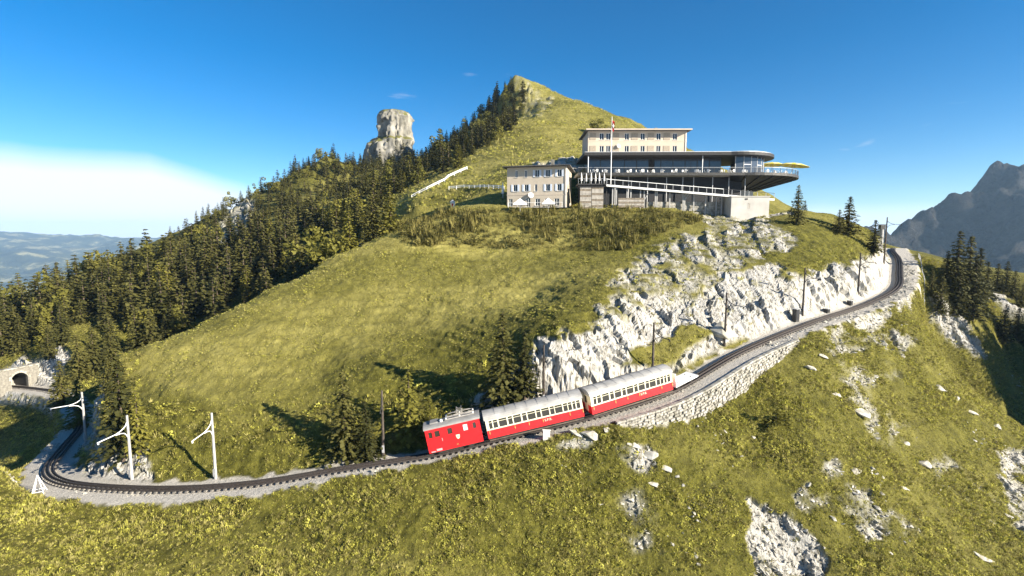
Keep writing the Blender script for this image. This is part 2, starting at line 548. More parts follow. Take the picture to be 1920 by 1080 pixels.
def np_mesh(name, v, f, m, smooth=False):
    """fast mesh from arrays (faces all quads or all triangles)"""
    me = bpy.data.meshes.new(name)
    k = f.shape[1]
    me.vertices.add(len(v)); me.loops.add(f.size); me.polygons.add(len(f))
    me.vertices.foreach_set('co', np.ascontiguousarray(v, np.float32).ravel())
    me.loops.foreach_set('vertex_index', np.ascontiguousarray(f, np.int32).ravel())
    me.polygons.foreach_set('loop_start', np.arange(0, f.size, k, dtype=np.int32))
    me.polygons.foreach_set('loop_total', np.full(len(f), k, np.int32))
    if smooth: me.polygons.foreach_set('use_smooth', np.ones(len(f), bool))
    me.update(calc_edges=True)
    if m: me.materials.append(MATS[m] if isinstance(m, str) else m)
    return me
def in_poly(px, py, poly):
    c = np.zeros(px.shape, bool)
    n = len(poly)
    for i in range(n):
        x0, y0 = poly[i]; x1, y1 = poly[(i + 1) % n]
        if y0 == y1: continue
        k = ((y0 > py) != (y1 > py)) & (px < (x1 - x0) * (py - y0) / (y1 - y0) + x0)
        c ^= k
    return c

# ------------------------------------------------------------------ ground
ROCK = [  # outline in the photograph, distance range, strength
 ([(965,772),(978,700),(1005,655),(1040,628),(1085,613),(1140,600),(1200,585),(1270,565),(1290,600),(1240,632),(1190,660),(1150,700),(1100,745),(1000,800)], 50, 80, 1.0),
 ([(1090,610),(1135,570),(1150,520),(1200,480),(1260,450),(1330,425),(1400,415),(1485,440),(1490,468),(1400,490),(1330,520),(1290,560),(1230,590)], 55, 115, .62),
 ([(1255,592),(1340,520),(1440,497),(1500,520),(1560,505),(1640,478),(1692,470),(1715,530),(1690,565),(1600,595),(1500,625),(1420,655),(1390,640),(1340,622)], 55, 118, .95),
 ([(1437,372),(1485,368),(1495,392),(1440,412)], 100, 130, .9),
 ([(1396,940),(1440,935),(1500,990),(1570,1085),(1440,1085),(1412,1000)], 38, 60, .85),
 ([(1490,920),(1560,870),(1650,950),(1720,1010),(1640,1020)], 40, 65, .5),
 ([(1868,840),(1930,850),(1930,1010),(1890,960)], 45, 80, .8),
 ([(1738,545),(1760,556),(1800,598),(1845,662),(1815,658),(1760,600)], 80, 112, 1.0),
 ([(1840,530),(1925,585),(1925,605),(1860,560)], 110, 150, .8),
 ([(-40,735),(-10,700),(30,688),(120,652),(138,665),(110,715),(60,740),(-40,760)], 98, 118, 1.0),
 ([(70,800),(108,775),(128,800),(130,910),(80,905)], 48, 66, .8),
 ([(160,862),(280,850),(285,925),(150,925)], 47, 56, .8),
 ([(630,870),(690,850),(705,885),(640,892)], 47, 56, .85),
 ([(845,775),(905,725),(960,735),(950,800),(850,808)], 50, 60, .8),
 ([(1165,818),(1235,828),(1240,880),(1180,858)], 42, 54, .55),
 ([(1520,655),(1640,596),(1725,640),(1650,668)], 60, 88, .5),
 ([(995,312),(1030,276),(1095,290),(1095,325)], 125, 160, .75),
 ([(395,450),(440,378),(490,390),(430,470)], 190, 300, .6),
 ([(1655,432),(1695,465),(1690,480),(1645,460)], 100, 135, .8),
 ([(1300,395),(1440,400),(1440,425),(1340,430)], 100, 116, .6),
 ([(960,148),(1040,185),(1010,230),(960,200)], 250, 360, .35),
 ([(1560,700),(1640,800),(1920,1000),(1920,960),(1700,790),(1590,690)], 40, 90, .28),
]
mat_ground = ground_material()
NA = 900
th = np.linspace(R_(-57), R_(57), NA)
rr = np.r_[26 * (150 / 26) ** np.linspace(0, 1, 520)[:-1], 150 * (430 / 150) ** np.linspace(0, 1, 170)[:-1], 430 * (1100 / 430) ** np.linspace(0, 1, 40)]
NRr = len(rr)
TH, RR = np.meshgrid(th, rr)
GX, GY = (RR * np.sin(TH)).ravel(), (RR * np.cos(TH)).ravel()
GZ = Hfull(GX, GY)
GD, GTZ, GS = track_dist(GX, GY)
bench = 1 - sstep(2.2, 3.4, np.abs(GD)) * 1.0
bench[GS < 15] = 0
gpx, gpy = proj(GX, GY, GZ)
jx = fbm(GX * .35, GY * .35, GZ * .35, 4, 5) * 46 * 60 / np.maximum(GY, 40)
jy = fbm(GX * .35, GY * .35, GZ * .35, 4, 15) * 34 * 60 / np.maximum(GY, 40)
patch = fbm(GX * .45, GY * .45, GZ * .8, 5, 77)
rock = np.zeros(GX.size)
for poly, y0, y1, s in ROCK:
    k = in_poly(gpx + jx, gpy + jy, poly) & (GY > y0) & (GY < y1)
    rock = np.where(k, np.maximum(rock, np.clip(s + patch * 1.5 + (s - .6) * 1.2, 0, 1)), rock)
GZ2 = GZ.reshape(NRr, NA)
# gradient for steepness
def grid_normals(V):
    du = np.gradient(V, axis=1); dv = np.gradient(V, axis=0)
    n = np.cross(du, dv)
    n /= np.linalg.norm(n, axis=2)[..., None] + 1e-9
    n[n[..., 2] < 0] *= -1
    return n
V = np.stack([GX, GY, GZ], 1).reshape(NRr, NA, 3)
N = grid_normals(V)
steep = 1 - N[..., 2].ravel()
rock = np.maximum(rock, sstep(.36, .5, steep + patch * .16) * (GY < 125) * (gpx < 1690) * (gpx > 880))
rock = np.maximum(rock, sstep(.42, .55, steep + patch * .2) * .9 * (GY < 125) * (gpx <= 880))
for _ in range(1):   # soften the edge by one cell
    r2 = rock.reshape(NRr, NA)
    r2[1:-1, 1:-1] = (r2[1:-1, 1:-1] * 2 + r2[:-2, 1:-1] + r2[2:, 1:-1] + r2[1:-1, :-2] + r2[1:-1, 2:]) / 6
    rock = r2.ravel()
wdn = np.where(GD < 0, 1.9, np.where((GS > W0) & (GS < W1), 2.6, np.interp(GS, DW_S, DW_V)))
gravel = np.clip(1 - sstep(-.15, .5, np.abs(GD) - wdn + fbm(GX * .8, GY * .8, GZ * 0, 4, 9) * .95), 0, 1)
gravel[GS < 15] = 0
offb = np.where(GD < 0, sstep(1.9, 3.0, -GD), sstep(2.0, 4.5, GD))
# relief: fractured limestone, hummocky turf
a1, b1_, c1 = GX * .55 + GZ * .45, GY * .38, GZ * .42 - GX * .25
def facets(x, y, z, seed):
    """angular blocks: nearest random point decides offset and tilt of each facet"""
    fx, fy, fz = np.floor(x), np.floor(y), np.floor(z)
    best = np.full(x.shape, 9.0); val = np.zeros(x.shape)
    for i in (-1, 0, 1):
        for j in (-1, 0, 1):
            for k in (-1, 0, 1):
                cx, cy, cz = fx + i, fy + j, fz + k
                qx = cx + _hash(cx, cy, cz, seed); qy = cy + _hash(cx, cy, cz, seed + 1); qz = cz + _hash(cx, cy, cz, seed + 2)
                d = (x - qx) ** 2 + (y - qy) ** 2 + (z - qz) ** 2
                w = d < best
                t1, t2, t3 = (_hash(cx, cy, cz, seed + q) * 2 - 1 for q in (3, 4, 5))
                v = (_hash(cx, cy, cz, seed + 6) * 2 - 1) * .6 + .7 * ((x - qx) * t1 + (y - qy) * t2 + (z - qz) * t3)
                val = np.where(w, v, val); best = np.where(w, d, best)
    return val
rk = np.where((rock > .02) & (GY < 420))[0]
gx_, gy_, gz_ = GX[rk], GY[rk], GZ[rk]
wob = fbm(gx_ * .4, gy_ * .4, gz_ * .4, 3, 71) * .8
# bedding dips to the right, so blocks are long along it
ua = (gx_ * .84 + gz_ * .54) * .60 + wob * .6; ub = gy_ * .42 + wob * .6; uc = (gz_ * .84 - gx_ * .54) * .17
sc_ = np.clip(gy_ / 75, .8, 4)
dfr = facets(ua / sc_, ub / sc_, uc / sc_, 211) * .72 * sc_ + facets(ua * 2.6 / sc_, ub * 2.6 / sc_, uc * 2.6 / sc_, 411) * .22 * sc_
dr = np.zeros(GX.size)
dr[rk] = dfr - .30
amp = np.where((gpx > 1090) & (gpx < 1500) & (gpy < 560), .72, 1.0)
dr = dr * amp
dr = dr * np.clip(rock * 1.4, 0, 1) * offb
far_f = np.clip(GY / 70, .7, 3)
turf = (fbm(GX * .5, GY * .5, GZ * .5, 3, 3) * .28 + fbm(GX * 1.7, GY * 1.7, GZ * 1.7, 2, 8) * .12) * offb * (1 - rock)
big = fbm(GX * .03, GY * .03, GZ * .03, 5, 41) * np.clip((GY - 150) / 150, 0, 1) * 9
mead_m = (gpx > 120) & (gpx < 1180) & (gpy > 420) & (gpy < 830) & (GD < -5) & (GY > 52) & (GY < 112)
tz = GZ / .85 + fbm(GX * .06, GY * .06, GZ * 0, 3, 23) * 1.6
terr = (np.abs((tz % 1) - .5) * 2) ** 1.5 * .17 * 1.5 * mead_m * np.clip(.6 + fbm(GX * .08, GY * .08, GZ * 0, 3, 29) * 1.2, 0, 1)
turf = turf + terr
disp = (dr + turf)[:, None] * N.reshape(-1, 3)
PV = np.stack([GX, GY, GZ + big], 1) + disp
dryv = np.clip(.45 + fbm(GX * .05, GY * .09, GZ * .05, 4, 61) * 1.6, 0, 1)
up_m = sstep(4, 22, -GD + fbm(GX * .09, GY * .09, GZ * 0, 4, 63) * 9) * sstep(-85, -55, GX) * (1 - sstep(8, 40, GX + fbm(GX * .07, GY * .07, GZ * 0, 3, 64) * 14)) * (GY > 50)
up_m = np.where((GD > 90) & (GY > 60) & (GX < 40) & (GX > -90), 1 - sstep(8, 40, GX), up_m)
dryv = np.clip(dryv * .55 + up_m * (.3 + dryv * .45), 0, 1)
idx = np.arange(NRr * NA).reshape(NRr, NA)
fq = np.stack([idx[:-1, :-1], idx[:-1, 1:], idx[1:, 1:], idx[1:, :-1]], -1).reshape(-1, 4)
me = np_mesh('mountain_terrain', PV, fq, mat_ground, smooth=True)
me.polygons.foreach_set('use_smooth', ~(rock[fq[:, 0]] > .45))
ca = me.color_attributes.new('mask', 'FLOAT_COLOR', 'POINT')
ca.data.foreach_set('color', np.stack([rock, gravel, dryv, np.ones_like(rock)], 1).astype(np.float32).ravel())
terrain = link('terrain', me)
tag(terrain, 'grassy alpine mountainside with white limestone outcrops', 'terrain', kind='structure')

# ------------------------------------------------------------------ far country: valley, distant hills, the dark peak
def far_material():
    m, nt, b = nodemat('far_mountains')
    L = nt.links.new
    geo = nt.nodes.new('ShaderNodeNewGeometry')
    def noise(sc, det=6, rough=.65):
        n = nt.nodes.new('ShaderNodeTexNoise')
        n.inputs['Scale'].default_value = sc; n.inputs['Detail'].default_value = det; n.inputs['Roughness'].default_value = rough
        L(geo.outputs['Position'], n.inputs['Vector'])
        return n.outputs['Fac']
    r = nt.nodes.new('ShaderNodeValToRGB')
    e = r.color_ramp.elements
    e[0].position, e[0].color = .40, (.022, .028, .014, 1)
    e[1].position, e[1].color = .60, (.26, .235, .12, 1)
    x = e.new(.52); x.color = (.05, .055, .022, 1)
    L(noise(.0034, 8, .7), r.inputs[0])
    r2 = nt.nodes.new('ShaderNodeValToRGB')
    r2.color_ramp.elements[0].position, r2.color_ramp.elements[0].color = .35, (.018, .018, .02, 1)
    r2.color_ramp.elements[1].position, r2.color_ramp.elements[1].color = .7, (.075, .072, .066, 1)
    L(noise(.012, 8, .75), r2.inputs[0])
    at = nt.nodes.new('ShaderNodeAttribute'); at.attribute_name = 'mask'
    sp = nt.nodes.new('ShaderNodeSeparateColor'); L(at.outputs['Color'], sp.inputs[0])
    mx = nt.nodes.new('ShaderNodeMix'); mx.data_type = 'RGBA'
    L(sp.outputs['Red'], mx.inputs['Factor']); L(r.outputs[0], mx.inputs['A']); L(r2.outputs[0], mx.inputs['B'])
    L(mx.outputs['Result'], b.inputs['Base Color'])
    b.inputs['Roughness'].default_value = 1.0
    b.inputs['Specular IOR Level'].default_value = 0
    bp = nt.nodes.new('ShaderNodeBump'); bp.inputs['Strength'].default_value = 1.0; bp.inputs['Distance'].default_value = 40
    L(noise(.02, 8, .7), bp.inputs['Height']); L(bp.outputs[0], b.inputs['Normal'])
    return m
far_material()
FCP = []
for a in np.linspace(-66, 66, 23):
    ar = R_(a)
    FCP += [(900 * math.sin(ar), 900 * math.cos(ar), -420), (2600 * math.sin(ar), 2600 * math.cos(ar), -820)] if not (28 < a < 62) else [(900 * math.sin(ar), 900 * math.cos(ar), -330)]
# dark peak on the right, about 1.7 km away
PK = [(1600,445,1500),(1665,428,1550),(1700,415,1600),(1738,393,1640),(1765,377,1660),(1790,379,1680),(1812,372,1700),(1845,345,1700),(1866,324,1700),(1890,319,1700),(1915,320,1690),(1960,345,1660),(2050,380,1640)]
FCP += [P(*q) for q in PK]
FCP += [P(q[0], q[1] + 150, q[2] - 330) for q in PK[2:]]
FCP += [(q[0] + 250, q[1] + 500, q[2] - 260) for q in (P(*z) for z in PK)]
FCP += [P(1870, 420, 1440), P(1800, 440, 1480), P(1930, 400, 1420), P(1985, 430, 1300)]
# hazy hills on the left, 8 to 9 km away
HL = [(-300,452,8200),(-120,446,8400),(0,438,8600),(60,437,8600),(120,440,8700),(190,443,8700),(260,447,8800),(330,450,8800),(450,455,8900),(700,465,9000),(1000,470,9500),(1300,470,9500),(1500,462,9000)]
FCP += [P(*q) for q in HL]
FCP += [P(q[0], q[1] + 42, q[2] - 2600) for q in HL] + [P(q[0], q[1] + 120, q[2] - 4300) for q in HL] + [(q[0] * 1.4, q[1] * 1.4, q[2] - 300) for q in (P(*z) for z in HL)]
FCP = np.array(FCP)
_cp, _rw = CP, RW
CP = FCP; RW = rbf_fit(FCP, 1.0)
fth = np.linspace(R_(-62), R_(62), 620)
frr = np.r_[880 * (2600 / 880) ** np.linspace(0, 1, 190)[:-1], 2600 * (14000 / 2600) ** np.linspace(0, 1, 120)]
TH2, RR2 = np.meshgrid(fth, frr)
FX, FY = (RR2 * np.sin(TH2)).ravel(), (RR2 * np.cos(TH2)).ravel()
FZ = H0(FX, FY)
CP, RW = _cp, _rw
pkm = np.exp(-(((FX - 1560) / 760) ** 2 + ((FY - 1640) / 620) ** 2))
rd = np.hypot(FX, FY)
FZ = FZ + pkm * (fbm(FX * .006, FY * .006, FZ * .002, 6, 91, ridged=True) * 110 - 62)
FZ = FZ + pkm * fbm(FX * .017, FY * .017, FZ * .005, 5, 97, ridged=True) * 34
FZ = FZ + sstep(2500, 5000, rd) * (fbm(FX * .0011, FY * .0011, FZ * 0, 6, 95, ridged=True) * 120 - 40)
fi = np.arange(len(frr) * len(fth)).reshape(len(frr), len(fth))
ffq = np.stack([fi[:-1, :-1], fi[:-1, 1:], fi[1:, 1:], fi[1:, :-1]], -1).reshape(-1, 4)
fme = np_mesh('distant_mountains', np.stack([FX, FY, FZ], 1), ffq, 'far_mountains', smooth=True)
ca = fme.color_attributes.new('mask', 'FLOAT_COLOR', 'POINT')
fr = np.clip(pkm * 1.6 + sstep(0, 120, FZ) * .5 * pkm, 0, 1)
ca.data.foreach_set('color', np.stack([fr, fr, fr, np.ones_like(fr)], 1).astype(np.float32).ravel())
tag(link('distant_mountains', fme), 'hazy blue hills and a dark rocky peak far beyond the valley', 'mountains', kind='structure')

# the air between
m = bpy.data.materials.new('haze')
m.use_nodes = True
m.node_tree.nodes.clear()
vo = m.node_tree.nodes.new('ShaderNodeVolumePrincipled')
vo.inputs['Color'].default_value = (.48, .72, 1.0, 1)
vo.inputs['Density'].default_value = 0.00006
vo.inputs['Anisotropy'].default_value = 0.1
mo = m.node_tree.nodes.new('ShaderNodeOutputMaterial')
m.node_tree.links.new(vo.outputs[0], mo.inputs['Volume'])
MATS['haze'] = m
hz = MB().box(-14500, 14500, -400, 14800, float(FZ.min()) - 30, 330).build('haze', 'haze')
tag(hz, 'thin bluish mountain air in front of the distant hills', 'haze', kind='stuff')

# ------------------------------------------------------------------ paints
mat('rail_steel', (.06, .05, .045), .6, .3, .25, 8)
mat('sleeper', (.21, .19, .165), .85, 0, .3, 5)
mat('loco_red', (.60, .012, .016), .45, 0, .06, 1.5, spec=.4)
mat('coach_red', (.58, .018, .022), .45, 0, .08, 1.5, spec=.4)
mat('coach_cream', (.72, .68, .50), .5, 0, .06, 2)
mat('coach_roof', (.37, .355, .33), .7, 0, .14, 1.2)
mat('loco_roof', (.27, .26, .245), .65, 0, .12, 1.6)
mat('underframe', (.03, .028, .026), .8, 0, .3, 4)
mat('gold_paint', (.55, .42, .14), .5, .2, .08)
mat('white_paint', (.78, .77, .74), .55, 0, .05, 3)
mat('galvanised', (.50, .50, .50), .5, .5, .10, 4)
mat('copper_bar', (.40, .37, .33), .5, .3, .1)
mat('dark_steel', (.06, .058, .055), .55, .5, .2, 3)
mat('black_and_shade', (.018, .018, .02), .6, 0, .2)  # black parts, and shade put into the colour under terrace and in tunnel
mat('weathered_wood', (.20, .165, .125), .9, 0, .22, 2.2, bump=.4)
mat('grey_wood', (.34, .31, .27), .9, 0, .2, 1.5, bump=.4)
mat('pole_wood', (.075, .06, .048), .9, 0, .25, 3)
mat('concrete_pole', (.34, .33, .315), .8, 0, .1, 3)
mat('concrete', (.46, .44, .40), .9, 0, .10, .35, bump=.2)
mat('plaster_cream', (.45, .385, .30), .9, 0, .05, .5)
mat('plaster_tan', (.46, .385, .30), .9, 0, .06, .5)
mat('shutter_pale', (.50, .55, .62), .6, 0, .06)
mat('shutter_tan', (.30, .25, .19), .7, 0, .08)
mat('roof_slate', (.10, .092, .085), .8, 0, .2, 1.5)
mat('fascia_dark', (.03, .028, .027), .6, 0, .2)
mat('steel_frame', (.34, .34, .34), .5, .5, .1)
mat('masonry', (.20, .185, .155), .95, 0, .18, 2.5, bump=.6)
mat('wall_stone', (.36, .34, .30), .95, 0, .22, 1.6, bump=.8, stain=(.13, .12, .09))
mat('yellow_canvas', (.62, .50, .05), .8, 0, .06)
mat('yellow_canvas_pale', (.68, .62, .28), .8, 0, .06)
mat('white_canvas', (.80, .78, .74), .85, 0, .04)
mat('red_cloth', (.55, .02, .02), .8, 0, .06)
mat('limestone', (.42, .40, .36), .95, 0, .2, 1.6, bump=.7, stain=(.20, .18, .13))
mat('tower_rock', (.25, .235, .205), .95, 0, .3, .10, bump=.8, stain=(.05, .047, .03))
mat('bark', (.10, .075, .055), .95, 0, .25, 4, bump=.5)
mat('dark_cloth', (.05, .05, .07), .9)
mat('skin', (.45, .28, .2), .6)
glassmat('window_glass', (.020, .024, .028))
glassmat('coach_glass', (.030, .028, .022), .1)
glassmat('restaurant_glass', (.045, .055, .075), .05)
leafmat('spruce_green', (.028, .030, .008), (.098, .090, .023), .10)
leafmat('spruce_young', (.085, .082, .014), (.21, .19, .035), .2)
leafmat('broadleaf', (.075, .075, .014), (.17, .155, .03), .25)
leafmat('shrub_dark', (.045, .045, .012), (.12, .11, .03), .2)
leafmat('turf_green', (.08, .08, .010), (.54, .505, .10), .22)
leafmat('turf_dry', (.17, .15, .042), (.52, .46, .16), .22)
leafmat('tall_herb', (.06, .055, .014), (.24, .205, .06), .2)

# ------------------------------------------------------------------ track
line = bpy.data.objects.new('railway_track', None); C.objects.link(line)
tag(line, 'single narrow gauge rack railway line curving round the mountain', 'track', kind='structure')
ss = np.arange(12, TL - 2, 1.0)
def sweep(off, prof, s_list):
    """prof: (side, up) outline swept along the line"""
    mb = MB()
    n = len(prof)
    for q in s_list:
        p, t = tpos(q), tdir(q)
        nn = Vector((t.y, -t.x, 0)).normalized()
        u = t.cross(nn) * -1
        if u.z < 0: u = -u
        for a, b in prof:
            mb.v.append(tuple(p + nn * (off + a) + u * b))
    for i in range(len(s_list) - 1):
        for k in range(n):
            a = i * n + k; b = i * n + (k + 1) % n
            mb.f.append((a, b, b + n, a + n))
    return mb
for off in (-.42, .42):
    sweep(off, [(-.07, -.15), (.07, -.15), (.055, 0), (-.055, 0)], ss).build('rail', 'rail_steel', line)
sweep(0, [(-.06, -.15), (.06, -.15), (.05, .06), (-.05, .06)], ss).build('rack_rail', 'rail_steel', line)
mb = MB()
rnd = random.Random(4)
for q in np.arange(12, TL - 2, .62):
    p, t = tpos(q), tdir(q)
    nn = Vector((t.y, -t.x, 0)).normalized()
    up = nn.cross(t)
    if up.z < 0: up = -up
    c = p - up * .215 + nn * rnd.uniform(-.03, .03)
    mb.bar(c - nn * .66, c + nn * .66, .22, .12, up)
so = mb.build('sleepers', 'sleeper', line)
so['kind'] = 'stuff'

# ------------------------------------------------------------------ retaining wall of dry stone
rw = thing('retaining_wall', 'pale dry stone retaining wall under the railway behind the grassy slope', 'wall', side_pt((W0 + W1) / 2, 3, -3))
rw_loc = Vector(rw.location)
mb = MB(); sl = np.arange(W0, W1 + .01, .5)
for q in sl:
    h = wall_h(q) + .9
    for o_, z_ in ((2.30, -.33), (2.62, -.33), (2.62 + .22 * h, -.33 - h), (2.30, -.33 - h)):
        mb.v.append(tuple(side_pt(q, o_, z_) - rw_loc))
n = len(sl)
for i in range(n - 1):
    for k in range(4):
        a = i * 4 + k; b = i * 4 + (k + 1) % 4
        mb.f.append((a, b, b + 4, a + 4))
mb.f += [(0, 1, 2, 3), tuple((n - 1) * 4 + k for k in (3, 2, 1, 0))]
mb.build('wall_core', 'masonry', rw)
mb = MB(); rnd = random.Random(11)
row = 0; z = -.42
while z > -4.2:
    hh = rnd.uniform(.20, .34)
    q = W0 + rnd.uniform(0, .4)
    while q < W1:
        w = rnd.uniform(.28, .75)
        if wall_h(q) + .7 > -z + .1:
            cq = q + w / 2
            o = 2.62 + .22 * (-z - .33) + rnd.uniform(-.06, .17)
            c = side_pt(cq, o, z - hh / 2 + rnd.uniform(-.02, .02)) - rw_loc
            t = tdir(cq); nn = Vector((t.y, -t.x, 0)).normalized(); up = Vector((0, 0, 1))
            vs = []
            for sx in (-1, 1):
                for sy in (-1, 1):
                    for sz in (-1, 1):
                        j = [rnd.uniform(.66, 1) for _ in range(3)]
                        vs.append(c + t * sx * w * .49 * j[0] + nn * sy * .16 * j[1] + up * sz * hh * .48 * j[2])
            mb.add(vs, [(0, 1, 3, 2), (4, 6, 7, 5), (0, 4, 5, 1), (2, 3, 7, 6), (0, 2, 6, 4), (1, 5, 7, 3)])
        q += w
    z -= hh
o = mb.build('stones', 'wall_stone', rw)
o['kind'] = 'stuff'
# coping along the top
mb = MB()
q = W0
while q < W1:
    w = rnd.uniform(.6, 1.1)
    p0, p1 = side_pt(q + .02, 2.55, -.28) - rw_loc, side_pt(q + w - .03, 2.55, -.28 + rnd.uniform(-.02, .03)) - rw_loc
    mb.bar(p0, p1, .42, .2)
    q += w
mb.build('coping', 'wall_stone', rw)

# ------------------------------------------------------------------ train
def wall_faces(mb, L0, L1, z0, z1, openings, fn):
    """a wall sheet with rectangular holes; fn(x, z, depth) gives the point; reveals included"""
    xs = sorted({L0, L1, *[o[0] for o in openings], *[o[1] for o in openings]})
    zs = sorted({z0, z1, *[o[2] for o in openings], *[o[3] for o in openings]})
    for i in range(len(xs) - 1):
        for k in range(len(zs) - 1):
            cx, cz = (xs[i] + xs[i + 1]) / 2, (zs[k] + zs[k + 1]) / 2
            if any(o[0] < cx < o[1] and o[2] < cz < o[3] for o in openings): continue
            a, b, c, d = xs[i], xs[i + 1], zs[k], zs[k + 1]
            mb.add([fn(a, c, 0), fn(b, c, 0), fn(b, d, 0), fn(a, d, 0)], [(0, 1, 2, 3)])
    for a, b, c, d in openings:
        q = [(a, c), (b, c), (b, d), (a, d)]
        for i in range(4):
            (x0, zz0), (x1, zz1) = q[i], q[(i + 1) % 4]
            mb.add([fn(x0, zz0, 0), fn(x1, zz1, 0), fn(x1, zz1, 1), fn(x0, zz0, 1)], [(0, 1, 2, 3)])
def text_mesh(txt, size, name, m, parent, loc, rot):
    cu = bpy.data.curves.new(name, 'FONT')
    cu.body = txt; cu.size = size; cu.extrude = .006; cu.align_x = 'CENTER'; cu.align_y = 'CENTER'
    tmp = bpy.data.objects.new('tmp', cu)
    C.objects.link(tmp)
    dg = bpy.context.evaluated_depsgraph_get()
    me = bpy.data.meshes.new_from_object(tmp.evaluated_get(dg))
    C.objects.unlink(tmp); bpy.data.objects.remove(tmp)
    me.materials.clear(); me.materials.append(MATS[m])
    o = link(name, me, parent)
    o.location = loc; o.rotation_euler = rot
    return o
def place_on_track(o, s0, s1):
    a, b = tpos(s0), tpos(s1)
    x = (b - a).normalized()
    y = Vector((0, 0, 1)).cross(x).normalized()
    z = x.cross(y)
    M = Matrix((x, y, z)).transposed().to_4x4()
    M.translation = (a + b) / 2
    o.matrix_world = M
def wheelset(parent, xs, m='underframe'):
    for x in xs:
        mb = MB()
        for sy in (-1, 1):
            n = 14
            vs = [(x + .36 * math.cos(2 * math.pi * k / n), sy * .42 + dy, .36 + .36 * math.sin(2 * math.pi * k / n)) for dy in (-.05, .05) for k in range(n)]
            mb.add(vs, [tuple(range(n)), tuple(reversed(range(n, 2 * n)))] + [(k, (k + 1) % n, n + (k + 1) % n, n + k) for k in range(n)])
        mb.bar((x, -.42, .36), (x, .42, .36), .1)
        mb.build('wheelset', m, parent)
PROF = [(0, 0), (0, 0)]
COW = [(160,205),(220,280),(300,410),(430,490),(505,610),(630,690),(705,815),(830,890),(905,1010),(1025,1085),(1095,1200),(1215,1275),(1285,1335),(1350,1390),(1405,1455)]
def make_coach(label, group):
    t = thing('railway_coach', label, 'railway coach', group=group)
    Lh, Wd = 5.1, 1.08
    z0, z1, z2, ze = .58, 1.50, 2.47, 2.58
    wins = [(-Lh + (a - 118) / 1370 * 2 * Lh, -Lh + (b - 118) / 1370 * 2 * Lh) for a, b in COW]
    mb = MB()                                            # red lower body
    mb.box(-Lh, Lh, -Wd, Wd, z0, z1)
    mb.build('lower_body', 'coach_red', t)
    mb = MB()
    ops = [(a, b, z1 + .09, z2 - .02) for a, b in wins]
    for sy in (-1, 1):
        wall_faces(mb, -Lh, Lh, z1, ze, ops, lambda x, z, d, sy=sy: (x, sy * (Wd - .002 - .05 * d), z))
    for sx in (-1, 1):
        mb.add([(sx * Lh, -Wd, z1), (sx * Lh, Wd, z1), (sx * Lh, Wd, ze), (sx * Lh, -Wd, ze)], [(0, 1, 2, 3)])
    mb.build('window_band', 'coach_cream', t)
    MB().box(-Lh - .02, Lh + .02, -Wd - .025, Wd + .025, z1 - .03, z1 + .05).build('waist_rail', 'coach_cream', t)
    for a, b in wins:
        for sy in (-1, 1):
            y = sy * (Wd - .045)
            mb = MB(); mb.box(a, b, min(y, y - sy * .01), max(y, y - sy * .01), z1 + .09, z2 - .02)
            w = mb.build('window_pane', 'coach_glass', t)
            mb = MB(); yy = sy * (Wd - .03)
            mb.box(a, b, yy - .012, yy + .012, z2 - .26, z2 - .22)
            mb.build('transom', 'coach_cream', w)
    # roof: arched, with overhang, standing seams
    mb = MB(); n = 11
    prof = []
    for k in range(n):
        a = math.pi * k / (n - 1)
        prof.append((-(Wd + .09) * math.cos(a), ze + .60 * math.sin(a) ** .85))
    for x in (-Lh - .12, Lh + .12):
        mb.v += [(x, y, z) for y, z in prof]
    for k in range(n - 1):
        mb.f.append((k, k + 1, n + k + 1, n + k))
    mb.f += [tuple(reversed(range(n))), tuple(range(n, 2 * n)), (0, n, 2 * n - 1, n - 1)]
    rf = mb.build('roof', 'coach_roof', t)
    for k in range(1, 9):
        x = -Lh + k * 2 * Lh / 9
        mb = MB()
        for i in range(2, n - 3):
            (ya, za), (yb, zb) = prof[i], prof[i + 1]
            mb.bar((x, ya, za + .008), (x, yb, zb + .008), .04, .03)
        mb.build('roof_seam', 'coach_roof', rf)
    # end arches, buffers, steps
    for sx in (-1, 1):
        mb = MB()
        mb.box(min(sx * (Lh + .003), sx * (Lh + .03)), max(sx * (Lh + .003), sx * (Lh + .03)), -.33, .33, z0 + .15, z2)
        d = mb.build('end_door', 'coach_cream', t)
        mb = MB(); mb.box(min(sx * (Lh + .03), sx * (Lh + .04)), max(sx * (Lh + .03), sx * (Lh + .04)), -.22, .22, z1 + .1, z2 - .1)
        mb.build('door_pane', 'coach_glass', d)
        mb = MB(); mb.tube([(sx * Lh, 0, .62), (sx * (Lh + .35), 0, .62)], .07, 8); mb.box(min(sx * (Lh + .30), sx * (Lh + .38)), max(sx * (Lh + .30), sx * (Lh + .38)), -.2, .2, .5, .74)
        mb.build('buffer', 'underframe', t)
    mb = MB(); mb.box(-Lh + .05, Lh - .05, -.85, .85, .42, z0 - .003)
    mb.build('underframe', 'underframe', t)
    wheelset(t, (-3.3, -2.3, 2.3, 3.3))
    mb = MB()
    for sy in (-1, 1):
        mb.box(-Lh + .1, Lh - .1, sy * 1.12 - .09, sy * 1.12 + .09, .40, .44)
    mb.build('footboard', 'weathered_wood', t)
    # grab handles and trim on the red side
    for a in (150 - 75, 430, 630, 830, 1215, 1405):
        x = -Lh + (a + 5) / 1370 * 2 * Lh - .35
        if x < -Lh: x = -Lh + .35
        for sy in (-1, 1):
            mb = MB()
            mb.box(x - .02, x + .02, sy * (Wd + .02) - .015, sy * (Wd + .02) + .015, 1.02, 1.5)
            mb.box(x - .05, x + .05, sy * (Wd + .02) - .02, sy * (Wd + .02) + .02, 1.15, 1.22)
            mb.build('grab_rail', 'gold_paint', t)
